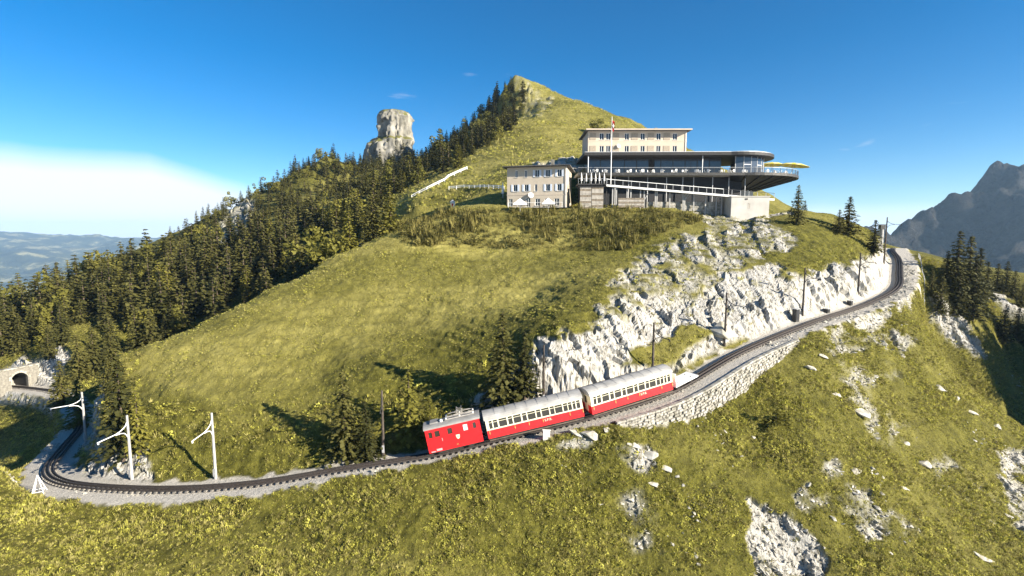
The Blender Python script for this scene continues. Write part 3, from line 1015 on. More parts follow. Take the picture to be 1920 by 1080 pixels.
    for sy in (-1, 1):
        o = text_mesh('S.P.B.', .36, 'lettering', 'coach_cream', t, (-sy * 1.3, sy * (Wd + .006), 1.16), (math.pi / 2, 0, 0 if sy < 0 else math.pi))
    # benches seen through the panes
    mb = MB()
    for k in range(10):
        x = -Lh + .6 + k * 1.0
        mb.box(x, x + .06, -.95, .95, z1 + .01, z1 + .35)
    mb.build('bench_back', 'weathered_wood', t)
    return t
sL = s_at_px(806) + .05
LOCO_L, COACH_L = 5.6, 10.2
c1 = make_coach('red and cream coach coupled between the locomotive and the other coach', 'red and cream coaches of the train')
c1s = sL + LOCO_L + .55
place_on_track(c1, c1s + .4, c1s + COACH_L - .4)
c2 = make_coach('red and cream coach at the uphill end of the train, next to the flat wagon', 'red and cream coaches of the train')
c2s = c1s + COACH_L + .62
place_on_track(c2, c2s + .4, c2s + COACH_L - .4)

lo = thing('rack_locomotive', 'small all red electric rack locomotive with pantograph at the downhill end of the train', 'locomotive')
place_on_track(lo, sL + .3, sL + LOCO_L - .3)
Lh, Wd = LOCO_L / 2, 1.07
z0, ze = .52, 2.98
LW = [(.055, .12, 1), (.165, .255, 1), (.40, .485, 1), (.69, .775, 2), (.865, .925, 1)]     # (from, to, tone)
ops = [(-Lh + a * 2 * Lh, -Lh + b * 2 * Lh, 2.08, 2.70) for a, b, _ in LW]
mb = MB()
for sy in (-1, 1):
    wall_faces(mb, -Lh, Lh, z0, ze, ops, lambda x, z, d, sy=sy: (x, sy * (Wd - .07 * d), z))
for sx in (-1, 1):
    eo = [(-.85, -.15, 2.05, 2.70), (.15, .85, 2.05, 2.70)]
    wall_faces(mb, -Wd, Wd, z0, ze, eo, lambda y, z, d, sx=sx: (sx * (Lh - .07 * d), y, z))
mb.add([(-Lh, -Wd, z0), (Lh, -Wd, z0), (Lh, Wd, z0), (-Lh, Wd, z0)], [(0, 3, 2, 1)])
mb.build('body', 'loco_red', lo)
for (a, b, tone), op in zip(LW, ops):
    for sy in (-1, 1):
        y = sy * (Wd - .055)
        mb = MB(); mb.box(op[0], op[1], y - .008, y + .008, op[2], op[3])
        mb.build('window_pane', 'white_paint' if tone == 2 else 'coach_glass', lo)
for sx in (-1, 1):
    for y0 in (-.85, .15):
        mb = MB(); x = sx * (Lh - .055); mb.box(x - .008, x + .008, y0, y0 + .7, 2.05, 2.70)
        mb.build('cab_window', 'coach_glass', lo)
    mb = MB(); mb.lathe([(.10, -.05), (.13, .03), (.12, .05)], 10)
    h_ = mb.build('headlight', 'white_paint', lo); h_.location = (sx * (Lh + .03), 0, 1.1); h_.rotation_euler = (0, sx * math.pi / 2, 0)
    mb = MB(); mb.box(min(sx * (Lh + .002), sx * (Lh + .25)), max(sx * (Lh + .002), sx * (Lh + .25)), -.25, .25, .55, .78)
    mb.build('buffer', 'underframe', lo)
n = 9; mb = MB(); prof = []
for k in range(n):
    a = math.pi * k / (n - 1)
    prof.append((-(Wd + .07) * math.cos(a), ze + .34 * math.sin(a) ** .8))
for x in (-Lh - .1, Lh + .1):
    mb.v += [(x, y, z) for y, z in prof]
for k in range(n - 1):
    mb.f.append((k, k + 1, n + k + 1, n + k))
mb.f += [tuple(reversed(range(n))), tuple(range(n, 2 * n)), (0, n, 2 * n - 1, n - 1)]
mb.build('roof', 'loco_roof', lo)
for y in (-.42, .42):
    MB().box(-.6, 2.4, y - .04, y + .04, 3.36, 3.46).build('roof_walkway', 'copper_bar', lo)
for k in range(6):
    x, y = -.5 + (k % 3) * 1.4, (-.42, .42)[k // 3]
    MB().lathe([(.05, 0), (.10, .04), (.05, .08), (.10, .12), (.05, .16)], 8, (x, y, 3.46)).build('insulator', 'white_paint', lo)
pn = MB()                                        # pantograph, half raised
for y in (-.5, .5):
    pn.bar((-.4, y, 3.64), (2.3, y, 3.64), .05)
    pn.bar((-.2, y, 3.66), (1.3, y * .8, 3.86), .035)
    pn.bar((2.1, y, 3.66), (.6, y * .8, 3.86), .035)
    pn.bar((1.3, y * .8, 3.86), (.7, y * .9, 4.10), .03)
    pn.bar((.6, y * .8, 3.86), (1.2, y * .9, 4.10), .03)
for x in (-.4, .9, 2.3):
    pn.bar((x, -.5, 3.64), (x, .5, 3.64), .05)
for x in (.7, 1.2):
    pn.bar((x, -.75, 4.10), (x, .75, 4.10), .05)
pn.bar((.6, -.4, 3.86), (1.3, .4, 3.86), .03); pn.bar((.6, .4, 3.86), (1.3, -.4, 3.86), .03)
pn.build('pantograph', 'copper_bar', lo)
MB().lathe([(.13, 0), (.16, .1), (.16, .24), (.05, .28)], 10, (-1.05, -.35, 3.26)).build('roof_vent', 'white_paint', lo)
MB().box(-2.2, -1.4, -.5, .5, 3.28, 3.42).build('roof_box', 'loco_roof', lo)
for sy in (-1, 1):
    mb = MB()                                    # crest: pale shield with a darker bar
    y = sy * (Wd + .012)
    sh = [(-.19, .22), (.19, .22), (.19, 0), (.12, -.16), (0, -.25), (-.12, -.16), (-.19, 0)]
    mb.add([(.37 + a, y, 1.62 + b) for a, b in sh] + [(.37 + a, y - sy * .012, 1.62 + b) for a, b in sh],
           [tuple(range(7)), tuple(reversed(range(7, 14)))] + [(k, (k + 1) % 7, 7 + (k + 1) % 7, 7 + k) for k in range(7)])
    cr = mb.build('crest', 'coach_cream', lo)
    MB().box(.20, .54, min(y, y + sy * .01), max(y, y + sy * .01), 1.60, 1.66).build('crest_bar', 'gold_paint', cr)
    text_mesh('61', .22, 'number', 'gold_paint', lo, (.2, sy * (Wd + .008), .86), (math.pi / 2, 0, 0 if sy < 0 else math.pi))
    MB().box(-2.0, -1.42, sy * (Wd + .012) - .012, sy * (Wd + .012) + .012, .62, .84).build('step_plate', 'galvanised', lo)
    MB().box(-2.55, -2.1, sy * (Wd + .01) - .01, sy * (Wd + .01) + .01, .56, .68).build('step_plate', 'galvanised', lo)
    MB().box(-1.25, -1.2, sy * (Wd + .02) - .015, sy * (Wd + .02) + .015, 1.55, 1.85).build('grab_rail', 'galvanised', lo)
wheelset(lo, (-1.6, 1.5))
MB().box(-2.4, 2.4, -.8, .8, .34, z0 - .003).build('underframe', 'underframe', lo)

fw = thing('flat_wagon', 'low white flat wagon with upright end board ahead of the last coach', 'wagon')
fws = c2s + COACH_L + .5
place_on_track(fw, fws + .2, fws + 3.6)
MB().box(-1.9, 1.9, -.85, .85, .52, .70).build('deck', 'white_paint', fw)
MB().box(-1.9, -1.8, -.9, .9, .70, 2.15).build('end_board', 'white_paint', fw)
MB().box(-1.7, 1.7, -.6, .6, .36, .517).build('underframe', 'underframe', fw)
wheelset(fw, (-1.1, 1.1))

# ------------------------------------------------------------------ hotel: the cream house on the left
def opening_wall(W, H, ops, fn):
    mb = MB(); wall_faces(mb, 0, W, 0, H, ops, fn); return mb
def add_window(parent, x, z, w, h, yface, shutters=None, mullion=True, frame='white_paint', sh_w=.42):
    """window set into a wall facing local -y at yface"""
    mb = MB(); f = .07
    y0, y1 = yface + .10, yface + .16
    mb.box(x - w / 2, x + w / 2, y0, y1, z, z + f); mb.box(x - w / 2, x + w / 2, y0, y1, z + h - f, z + h)
    mb.box(x - w / 2, x - w / 2 + f, y0, y1, z + f, z + h - f); mb.box(x + w / 2 - f, x + w / 2, y0, y1, z + f, z + h - f)
    if mullion: mb.box(x - .04, x + .04, y0, y1, z + f, z + h - f)
    wo = mb.build('window', frame, parent)
    MB().box(x - w / 2 + .01, x + w / 2 - .01, yface + .17, yface + .18, z + .01, z + h - .01).build('pane', 'window_glass', wo)
    MB().box(x - w / 2 - .08, x + w / 2 + .08, yface - .10, yface - .004, z - .09, z - .005).build('sill', 'concrete', wo)
    if shutters:
        for sx in (-1, 1):
            xc = x + sx * (w / 2 + sh_w / 2 + .03)
            mb = MB(); mb.box(xc - sh_w / 2, xc + sh_w / 2, yface - .07, yface - .012, z, z + h)
            mb.build('shutter', shutters, parent)
HW, HD, HH = 13.4, 11.0, 8.9
house = thing('guest_house', 'three storey cream plaster guest house with pale blue shutters left of the terrace', 'house', (-1.1, 115.9, 6.0), (0, 0, R_(-12)))
WINH = [(.16 * HW, 6.75, .6, 1.55), (.32 * HW, 6.75, .6, 1.55), (.51 * HW, 6.75, 1.0, 1.55), (.69 * HW, 6.75, 1.0, 1.55), (.88 * HW, 6.75, 1.0, 1.55),
        (.14 * HW, 3.65, 1.0, 1.5), (.33 * HW, 3.65, 1.0, 1.5), (.49 * HW, 3.65, .6, 1.5), (.69 * HW, 3.65, 1.0, 1.5), (.88 * HW, 3.65, 1.0, 1.5),
        (.06 * HW, .4, .9, 1.6), (.22 * HW, .4, 1.1, 1.6), (.36 * HW, .2, 1.0, 2.0), (.52 * HW, .4, 1.1, 1.6), (.68 * HW, .4, 1.1, 1.6), (.84 * HW, .4, 1.1, 1.6)]
mb = opening_wall(HW, HH, [(x - w / 2, x + w / 2, z, z + h) for x, z, w, h in WINH], lambda x, z, d: (x, .2 * d, z))
sidew = [(2.2, 7.0, .9, 1.4), (5.4, 7.0, .9, 1.4), (8.6, 7.0, .9, 1.4), (2.2, 3.8, .9, 1.4), (5.4, 3.8, .9, 1.4)]
wall_faces(mb, 0, HD, 0, HH, [(x - w / 2, x + w / 2, z, z + h) for x, z, w, h in sidew], lambda y, z, d: (HW - .2 * d, y, z))
mb.add([(0, 0, 0), (0, HD, 0), (0, HD, HH), (0, 0, HH)], [(0, 3, 2, 1)])
mb.add([(0, HD, 0), (HW, HD, 0), (HW, HD, HH), (0, HD, HH)], [(0, 3, 2, 1)])
mb.build('wall', 'plaster_cream', house)
for i, (x, z, w, h) in enumerate(WINH):
    add_window(house, x, z, w, h, 0, 'shutter_pale' if i < 10 and w > .8 else None, sh_w=.40)
for i, (x, z, w, h) in enumerate(sidew):
    mb = MB(); mb.box(HW - .18, HW - .17, x - w / 2, x + w / 2, z, z + h); mb.build('side_pane', 'window_glass', house)
MB().box(-.06, HW + .06, -.05, -.004, 2.75, 2.95).build('string_course', 'plaster_tan', house)
MB().box(-.08, HW + .05, -.03, -.002, 0, .18).build('plinth', 'concrete', house)
def hip_roof(W, D, H, ov, rise, th=.22, ox=.8):
    mb = MB()
    mb.box(-ox, W + ox, -ov, D + ov, H, H + th)
    r = min(W, D) / 2 + ov - .6
    a = H + th + .003
    mb.add([(-ox, -ov, a), (W + ox, -ov, a), (W + ox, D + ov, a), (-ox, D + ov, a), (-ox + r, -ov + r, a + rise), (W + ox - r, -ov + r, a + rise), (W + ox - r, D + ov - r, a + rise), (-ox + r, D + ov - r, a + rise)],
           [(0, 1, 5, 4), (1, 2, 6, 5), (2, 3, 7, 6), (3, 0, 4, 7), (4, 5, 6, 7)])
    return mb
rf = hip_roof(HW, HD, HH, 1.2, .9).build('roof', 'roof_slate', house)
MB().box(9.2, 9.9, 5, 5.7, HH + .5, HH + 2.3).build('chimney', 'masonry', rf)
MB().tube([(-.8, -1.28, HH + .05), (HW + .8, -1.28, HH + .05)], .08, 6).build('gutter', 'dark_steel', rf)
MB().tube([(HW - .15, -.12, 0), (HW - .15, -.12, HH)], .06, 6).build('downpipe', 'galvanised', house)
def dish(parent, x, y, z, r):
    mb = MB(); n = 16
    mb.lathe([(.04, -.14), (r * .55, -.10), (r, .02), (r, .04), (r * .5, -.06), (.03, -.09)], n)
    o = mb.build('satellite_dish', 'white_paint', parent); o.location = (x, y - .35, z); o.rotation_euler = (R_(70), 0, R_(20))
    MB().tube([(0, 0, -.1), (0, .1, -.38)], .03, 5).build('bracket', 'galvanised', o)
dish(house, 5.55, 0, 2.75, .62)
# awning poles and a low balustrade before the ground floor
for k in range(7):
    MB().box(.6 + k * 2.0, .68 + k * 2.0, -1.8, -1.72, 0, 1.0).build('balustrade_post', 'white_paint', house)
MB().box(.5, 12.8, -1.80, -1.72, 1.003, 1.07).build('balustrade_rail', 'white_paint', house)

# ------------------------------------------------------------------ hotel: main block on top
HX, HY = 20.2, 138.0
hotel = thing('hotel_building', 'long cream hotel block with tan shutters above the flat restaurant roof', 'hotel', (HX, HY, 14.0))
BW, BD, BH = 26.2, 11.0, 13.3
bx = lambda px: (px - 960) / F * HY - HX
BWIN = []
for px in (1124, 1136, 1170, 1199, 1228, 1258):
    BWIN += [(bx(px), 11.05, 1.15, 1.75), (bx(px), 7.75, 1.15, 1.75)]
mb = opening_wall(BW, BH, [(x - w / 2, x + w / 2, z, z + h) for x, z, w, h in BWIN], lambda x, z, d: (x, .22 * d, z))
wall_faces(mb, 0, BD, 0, BH, [(3, 4.1, 8, 9.6), (7, 8.1, 8, 9.6)], lambda y, z, d: (BW - .2 * d, y, z))
mb.add([(0, 0, 0), (0, BD, 0), (0, BD, BH), (0, 0, BH)], [(0, 3, 2, 1)])
mb.add([(0, BD, 0), (BW, BD, 0), (BW, BD, BH), (0, BD, BH)], [(0, 3, 2, 1)])
mb.build('wall', 'plaster_tan', hotel)
for i, (x, z, w, h) in enumerate(BWIN):
    add_window(hotel, x, z, w, h, 0)
for px in (1150, 1184, 1214, 1243):
    for z in (11.05, 7.75):
        x = bx(px)
        MB().box(x - .85, x + .85, -.08, -.012, z, z + 1.75).build('shutter', 'shutter_tan', hotel)
for px in (1108,):
    for z in (11.05, 7.75):
        x = bx(px); MB().box(x - .8, x + .8, -.08, -.012, z, z + 1.75).build('shutter', 'shutter_tan', hotel)
MB().box(-.05, BW + .05, -.05, -.003, 10.55, 10.75).build('string_course', 'plaster_cream', hotel)
rf = hip_roof(BW, BD, BH, 1.9, .8, .25).build('roof', 'roof_slate', hotel)
MB().box(-.8, BW + .8, -1.96, -1.903, BH - .02, BH + .3).build('eaves_board', 'plaster_tan', rf)
for x in (6, 19):
    MB().box(x, x + .8, 5, 5.8, BH + .8, BH + 1.9).build('chimney', 'masonry', rf)
MB().tube([(BW - .3, -.12, 5.5), (BW - .3, -.12, BH)], .07, 6).build('downpipe', 'galvanised', hotel)
dish(hotel, bx(1155), 0, 9.4, .55)

# restaurant: flat dark roof that ends in a round glass front
def arc(cx, cy, r, a0, a1, n):
    return [(cx + r * math.cos(R_(a0 + (a1 - a0) * k / (n - 1))), cy + r * math.sin(R_(a0 + (a1 - a0) * k / (n - 1)))) for k in range(n)]
def slab(mb, poly, z0, z1):
    n = len(poly)
    mb.add([(x, y, z0) for x, y in poly] + [(x, y, z1) for x, y in poly], [tuple(reversed(range(n))), tuple(range(n, 2 * n))] + [(k, (k + 1) % n, n + (k + 1) % n, n + k) for k in range(n)])
    return mb
RC = (54.5, 131.0)
rest = thing('restaurant_pavilion', 'dark glazed restaurant with flat roof and round glass end over the terrace', 'restaurant', (18, 126, 14.0))
off = lambda pts: [(x - 18, y - 126) for x, y in pts]
roofp = [(17, 121.6)] + arc(*RC, 10.6, -108, 75, 26) + [(50, 137.6), (17, 137.6)]
slab(MB(), off(roofp), 4.55, 5.25).build('roof_fascia', 'fascia_dark', rest)
slab(MB(), off([(17.1, 121.9)] + arc(*RC, 10.3, -108, 75, 26) + [(50, 137.4), (17.1, 137.4)]), 5.253, 5.42).build('roof_deck', 'galvanised', rest)
# straight front: wall with big panes and a door
nb = 11
for k in range(nb):
    x0 = .6 + k * 2.95
    if k == 5:
        MB().box(x0 + .1, x0 + 1.3, .05, .10, 0, 2.3).build('door', 'black_and_shade', rest)
        MB().box(x0 + 1.4, x0 + 2.85, .02, .06, .35, 4.2).build('window_pane', 'restaurant_glass', rest)
    else:
        MB().box(x0 + .06, x0 + 2.86, .02, .06, .35 if k % 3 else .1, 4.2).build('window_pane', 'restaurant_glass', rest)
    MB().box(x0 - .06, x0 + .05, -.06, .06, 0, 4.54).build('mullion', 'dark_steel', rest)
MB().box(.5, 33.0, .11, .3, 0, 4.54).build('back_wall', 'black_and_shade', rest)
MB().box(.5, 33.0, -.02, .10, 4.2, 4.545).build('lintel', 'fascia_dark', rest)
MB().box(.5, 33.0, -.02, .10, 0, .09).build('sill', 'fascia_dark', rest)
gl = arc(RC[0] - 18, RC[1] - 126, 8.4, -100, 60, 13)
for k in range(12):
    (xa, ya), (xb, yb) = gl[k], gl[k + 1]
    mb = MB(); mb.add([(xa, ya, .1), (xb, yb, .1), (xb, yb, 4.5), (xa, ya, 4.5)], [(0, 1, 2, 3)]); mb.build('window_pane', 'restaurant_glass', rest)
    MB().bar((xa, ya, 0), (xa, ya, 4.55), .14).build('mullion', 'steel_frame', rest)
    if k % 2: MB().bar((xa, ya, 2.6), (xb, yb, 2.6), .1, .12).build('transom', 'white_paint', rest)
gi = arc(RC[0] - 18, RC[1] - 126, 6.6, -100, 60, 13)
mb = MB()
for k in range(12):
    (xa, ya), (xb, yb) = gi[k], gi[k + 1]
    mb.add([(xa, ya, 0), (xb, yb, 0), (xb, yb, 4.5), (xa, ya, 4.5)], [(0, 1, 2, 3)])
mb.build('inner_wall', 'black_and_shade', rest)
for px in (1310, 1100):
    x = (px - 960) / F * 122 - 18
    MB().tube([(x, -4, -1.5), (x, -4, 4.55)], .10, 8).build('column', 'galvanised', rest)

# ------------------------------------------------------------------ terrace with the round cantilevered end
TC = (56.0, 131.0)
ter = thing('restaurant_terrace', 'raised restaurant terrace with round overhanging end and dark railing', 'terrace', (16, 117, 6.0))
toff = lambda pts: [(x - 16, y - 117) for x, y in pts]
tpoly = [(15, 117)] + arc(*TC, 14.6, -103, 70, 30) + [(52, 136), (15, 125.7)]
slab(MB(), toff(tpoly), 7.45, 8.0).build('floor_slab', 'concrete', ter)
edge = toff([(15, 117), (24, 117), (34, 116.9), (44, 116.83)] + arc(*TC, 14.6, -103, 70, 22))
mb = MB()
for a, b in zip(edge[:-1], edge[1:]):
    mb.bar((a[0], a[1], 7.68), (b[0], b[1], 7.68), .34, .63)
mb.build('edge_beam', 'dark_steel', ter)
# underside: shallow cone with radial ribs
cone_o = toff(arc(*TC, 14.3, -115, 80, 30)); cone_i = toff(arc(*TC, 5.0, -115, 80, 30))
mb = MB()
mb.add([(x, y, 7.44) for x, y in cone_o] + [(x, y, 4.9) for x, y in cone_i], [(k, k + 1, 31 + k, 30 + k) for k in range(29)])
mb.build('soffit', 'black_and_shade', ter)
for k in range(0, 30, 2):
    (xo, yo), (xi, yi) = cone_o[k], cone_i[k]
    MB().bar((xo, yo, 7.36), (xi, yi, 4.8), .14, .3).build('rib', 'dark_steel', ter)
mb = MB(); dr_ = toff(arc(*TC, 5.0, 0, 345, 24))
slab(mb, dr_, -3.5, 4.9); mb.build('drum', 'concrete', ter)
MB().box(3.5, 38, 4.0, 9.0, -1, 7.44).build('undercroft_wall', 'black_and_shade', ter)  # shade below the terrace is put into the black colour
# railing: posts each their own, rails, dark mesh infill
dens = []
for a, b in zip(edge[:-1], edge[1:]):
    Ls = math.dist(a, b); n_ = max(1, round(Ls / 1.9))
    dens += [(a[0] + (b[0] - a[0]) * k / n_, a[1] + (b[1] - a[1]) * k / n_) for k in range(n_)]
dens.append(edge[-1])
for x, y in dens:
    MB().box(x - .035, x + .035, y - .035, y + .035, 8.002, 9.1).build('railing_post', 'dark_steel', ter)
mb = MB(); mi = MB()
for a, b in zip(dens[:-1], dens[1:]):
    mb.bar((*a, 9.14), (*b, 9.14), .09, .07)
    for zz in (8.2, 8.4, 8.6, 8.8, 8.97):
        mi.bar((*a, zz), (*b, zz), .03, .035)
mb.build('handrail', 'steel_frame', ter); mi.build('railing_wires', 'dark_steel', ter)
for px in (1150, 1175, 1210, 1245, 1275, 1295, 1330, 1360, 1390):
    x = (px - 960) / F * 119 - 16
    MB().tube([(x, 2, -1), (x, 2, 7.44)], .11, 8).build('column', 'steel_frame', ter)

# lower deck that ramps down to the right
rampA, rampB = Vector((20.8, 113.4, 11.0)), Vector((57.0, 111.5, 7.75))
rmp = thing('access_ramp', 'long sloping walkway on pale posts with white handrail below the terrace', 'ramp', (rampA.x, rampA.y, 6.0))
la = Vector((0, 0, 5.0)); lb = rampB - Vector((rampA.x, rampA.y, 6.0))
mb = MB(); mb.bar(la + Vector((0, 1.2, -.2)), lb + Vector((0, 1.2, -.2)), 2.4, .22); mb.build('deck', 'grey_wood', rmp)
mb = MB(); mb.bar(la + Vector((0, -.06, -.2)), lb + Vector((0, -.06, -.2)), .10, .42); mb.build('edge_board', 'white_paint', rmp)
nP = 20
mb2 = MB()
for k in range(nP + 1):
    p = la.lerp(lb, k / nP)
    MB().box(p.x - .045, p.x + .045, -.02, .07, p.z - .05, p.z + 1.12) and None
    MB().box(p.x - .045, p.x + .045, p.y + .01, p.y + .09, p.z - .05, p.z + 1.12).build('railing_post', 'steel_frame', rmp)
for zz in (.3, .55, .8):
    mb2.bar(la + Vector((0, .05, zz)), lb + Vector((0, .05, zz)), .03, .03)
mb2.build('railing_wires', 'dark_steel', rmp)
mb = MB(); q0, q1 = la + Vector((0, .05, 1.17)), la.lerp(lb, .70) + Vector((0, .05, 1.17)); mb.bar(q0, q1, .12, .12); mb.build('handrail', 'white_paint', rmp)
mb = MB(); mb.bar(q1, lb + Vector((0, .05, 1.17)), .09, .09); mb.build('dark_handrail', 'dark_steel', rmp)
for px in (1148, 1155, 1175, 1182, 1200, 1207, 1228, 1231, 1255, 1280, 1283, 1300, 1322, 1342, 1352, 1364):
    x = (px - 960) / F * 112.6 - rampA.x
    kx = max(0, min(1, x / lb.x)); p = la.lerp(lb, kx)
    gz = ground(rampA.x + x, 113.6) - 6.0
    MB().box(x - .13, x + .13, .25, .5, gz - .4, p.z - .32).build('support_post', 'concrete_pole', rmp)
for px in (1283, 1207):
    x = (px - 960) / F * 112.6 - rampA.x
    MB().bar((x, .37, 1.6), (x + 1.0, .37, 3.2), .16).build('brace', 'concrete_pole', rmp)
# plinth wall of pale stone under the ramp, white concrete box at its end
st_ = thing('stone_plinth', 'pale rough stone wall under the sloping walkway', 'wall', (30, 114.4, 3.4))
mb = MB(); mb.box(0, 17, 0, .5, -1.2, 3.9); mb.build('wall_core', 'masonry', st_)
mb = MB(); rnd = random.Random(21)
z = -1.0
while z < 3.9:
    hh = rnd.uniform(.35, .6); x = 0
    while x < 17:
        w = rnd.uniform(.5, 1.2)
        mb.box(x + .02, min(17, x + w) - .02, -rnd.uniform(.03, .14), .0, z + .02, min(3.9, z + hh) - .02)
        x += w
    z += hh
o = mb.build('stones', 'wall_stone', st_); o['kind'] = 'stuff'
cbx = thing('concrete_block_house', 'plain white concrete box room below the end of the walkway', 'annex', (47.3, 110.6, 2.2))
mb = MB(); mb.box(0, 8.2, 0, 6.5, -.8, 5.9); mb.build('wall', 'concrete', cbx)
MB().box(-.15, 8.35, -.15, 6.6, 5.903, 6.08).build('roof_slab', 'concrete', cbx)
MB().box(3.0, 3.5, -.10, -.003, 5.3, 5.6).build('spout', 'dark_steel', cbx)
MB().box(3.6, 4.1, -.02, -.003, 3.4, 4.6).build('repair_patch', 'grey_wood', cbx)
# timber shed and slatted screen
shd = thing('timber_shed', 'weathered grey board shed beside the guest house', 'shed', ((1086 - 960) / F * 112.5, 112.5, 5.7))
shw = 43 / F * 112.5
MB().box(.03, shw - .03, .06, 3.4, -.5, 4.7).build('wall', 'black_and_shade', shd)
for k in range(11):
    z = -.1 + k * .435
    for x0, x1 in ((0, shw * .48), (shw * .5, shw)):
        MB().box(x0, x1, 0, .055, z, z + .40).build('plank', 'grey_wood' if (k * 7 + int(x0)) % 3 else 'weathered_wood', shd)
MB().box(-.2, shw + .2, -.25, 3.6, 4.72, 4.85).build('roof', 'fascia_dark', shd)
scr = thing('plank_screen', 'low brown plank screen between the posts under the walkway', 'screen', ((1157 - 960) / F * 112, 112.0, 5.9))
scw = 48 / F * 112
for k in range(5):
    MB().box(0, scw, 0, .06, .05 + k * .41, .05 + k * .41 + .38).build('plank', 'grey_wood' if k % 2 else 'weathered_wood', scr)
for x in (.1, scw / 2, scw - .2):
    MB().box(x, x + .12, .063, .16, -.6, 2.1).build('post', 'weathered_wood', scr)

# ------------------------------------------------------------------ small terrace furniture
deckA = thing('side_terrace', 'small dark side terrace with folded parasols next to the guest house', 'terrace', (14.6, 113.8, 6.0))
MB().box(0, 6.6, 0, 4.5, 4.9, 5.25).build('floor_slab', 'fascia_dark', deckA)
for k in range(6):
    MB().box(.05 + k * 1.28, .12 + k * 1.28, .03, .1, 5.253, 6.3).build('railing_post', 'steel_frame', deckA)
MB().box(0, 6.6, .03, .1, 6.303, 6.37).build('handrail', 'steel_frame', deckA)
for x in (.1, 6.3):
    MB().box(x, x + .2, .3, .5, -.4, 4.9).build('column', 'fascia_dark', deckA)
def folded_parasol():
    mb = MB(); mb.lathe([(.04, 0), (.04, .7), (.20, .75), (.17, 1.4), (.10, 2.1), (.03, 2.6)], 8); return mb.mesh('folded_parasol', 'white_canvas')
fp = folded_parasol()
for i, (px, Y) in enumerate(((1088, 115.5), (1097, 116.6), (1106, 115.4), (1114, 116.4), (1121, 115.2), (1130, 116))):
    o = link('folded_parasol', fp); o.location = ((px - 960) / F * Y, Y, 11.26)
    tag(o, 'white folded parasol standing on the dark side terrace', 'parasol', 'folded parasols on the side terrace')
o = link('folded_parasol', fp); q = hit(943, 372, 100); o.location = (q.x, q.y, q.z - .02); o.scale = (1.6, 1.6, 1.5)
tag(o, 'white folded parasol left of the guest house', 'parasol')
mb = MB(); mb.lathe([(.28, 0), (.28, .03), (.05, .06), (.04, .68), (.42, .70), (.42, .74)], 12)
tm = mb.mesh('terrace_table', 'white_paint')
mb = MB(); mb.box(-.22, .22, -.22, .22, .42, .47); mb.box(-.22, .22, .18, .23, .47, .92)
for sx in (-1, 1):
    for sy in (-1, 1): mb.box(sx * .19 - .02, sx * .19 + .02, sy * .19 - .02, sy * .19 + .02, 0, .42)
chm = mb.mesh('terrace_chair', 'white_paint')
rnd = random.Random(8)
tpx = list(range(1112, 1400, 21))
for px in tpx:
    Y = 119.2 + rnd.uniform(-.5, .8); x = (px - 960) / F * Y
    o = link('terrace_table', tm); o.location = (x, Y, 14.001)
    tag(o, 'small round white table on the upper terrace behind the railing', 'table', 'white tables on the terrace')
    for k in range(rnd.choice((2, 3, 3))):
        a = rnd.uniform(0, 6.28) if k else rnd.uniform(-.6, .6)
        o = link('terrace_chair', chm); o.location = (x + .75 * math.sin(a), Y - .75 * math.cos(a), 14.001); o.rotation_euler = (0, 0, a + math.pi)
        tag(o, 'white chair at a small table on the upper terrace', 'chair', 'white chairs on the terrace')
for k, a in enumerate((-78, -62, -46, -30, -14, 2)):
    x, y = TC[0] + 12.2 * math.cos(R_(a)), TC[1] + 12.2 * math.sin(R_(a))
    o = link('terrace_table', tm); o.location = (x, y, 14.001)
    tag(o, 'small round white table on the upper terrace behind the railing', 'table', 'white tables on the terrace')
    for j in range(3):
        b = j * 2.1 + k
        o = link('terrace_chair', chm); o.location = (x + .75 * math.sin(b), y - .75 * math.cos(b), 14.001); o.rotation_euler = (0, 0, b + math.pi)
        tag(o, 'white chair at a small table on the upper terrace', 'chair', 'white chairs on the terrace')
def big_parasol(label, loc, R, z, tilt):
    t = thing('yellow_parasol', label, 'parasol', loc)
    MB().tube([(0, 0, 0), (0, 0, z + .9)], .06, 8).build('pole', 'galvanised', t)
    n = 20
    cn = thing_part = None
    for k in range(n):
        a, b = 2 * math.pi * k / n, 2 * math.pi * (k + 1) / n
        mb = MB()
        def pt(r, an, h): return (r * math.cos(an), r * math.sin(an), h)
        p = [pt(0.05, a, z + .8), pt(R * .55, a, z + .52), pt(R, a, z), pt(R, b, z), pt(R * .55, b, z + .52), pt(.05, b, z + .8)]
        p2 = [(x, y, h - .03) for x, y, h in p]
        mb.add(p + p2, [(0, 1, 4, 5), (1, 2, 3, 4), (11, 10, 7, 6), (10, 9, 8, 7), (2, 8, 9, 3)])
        o = mb.build('canopy_panel', 'yellow_canvas' if k % 2 else 'yellow_canvas_pale', t)
    t.rotation_euler = tilt
    return t
big_parasol('large yellow striped parasol near the glass front of the restaurant', (67.2, 134.0, 14.0), 3.3, 3.9, (0, R_(2), 0))
big_parasol('large yellow striped parasol tilted over the outer edge of the round terrace', (69.6, 128.6, 14.0), 3.6, 3.0, (R_(3), R_(7), 0))
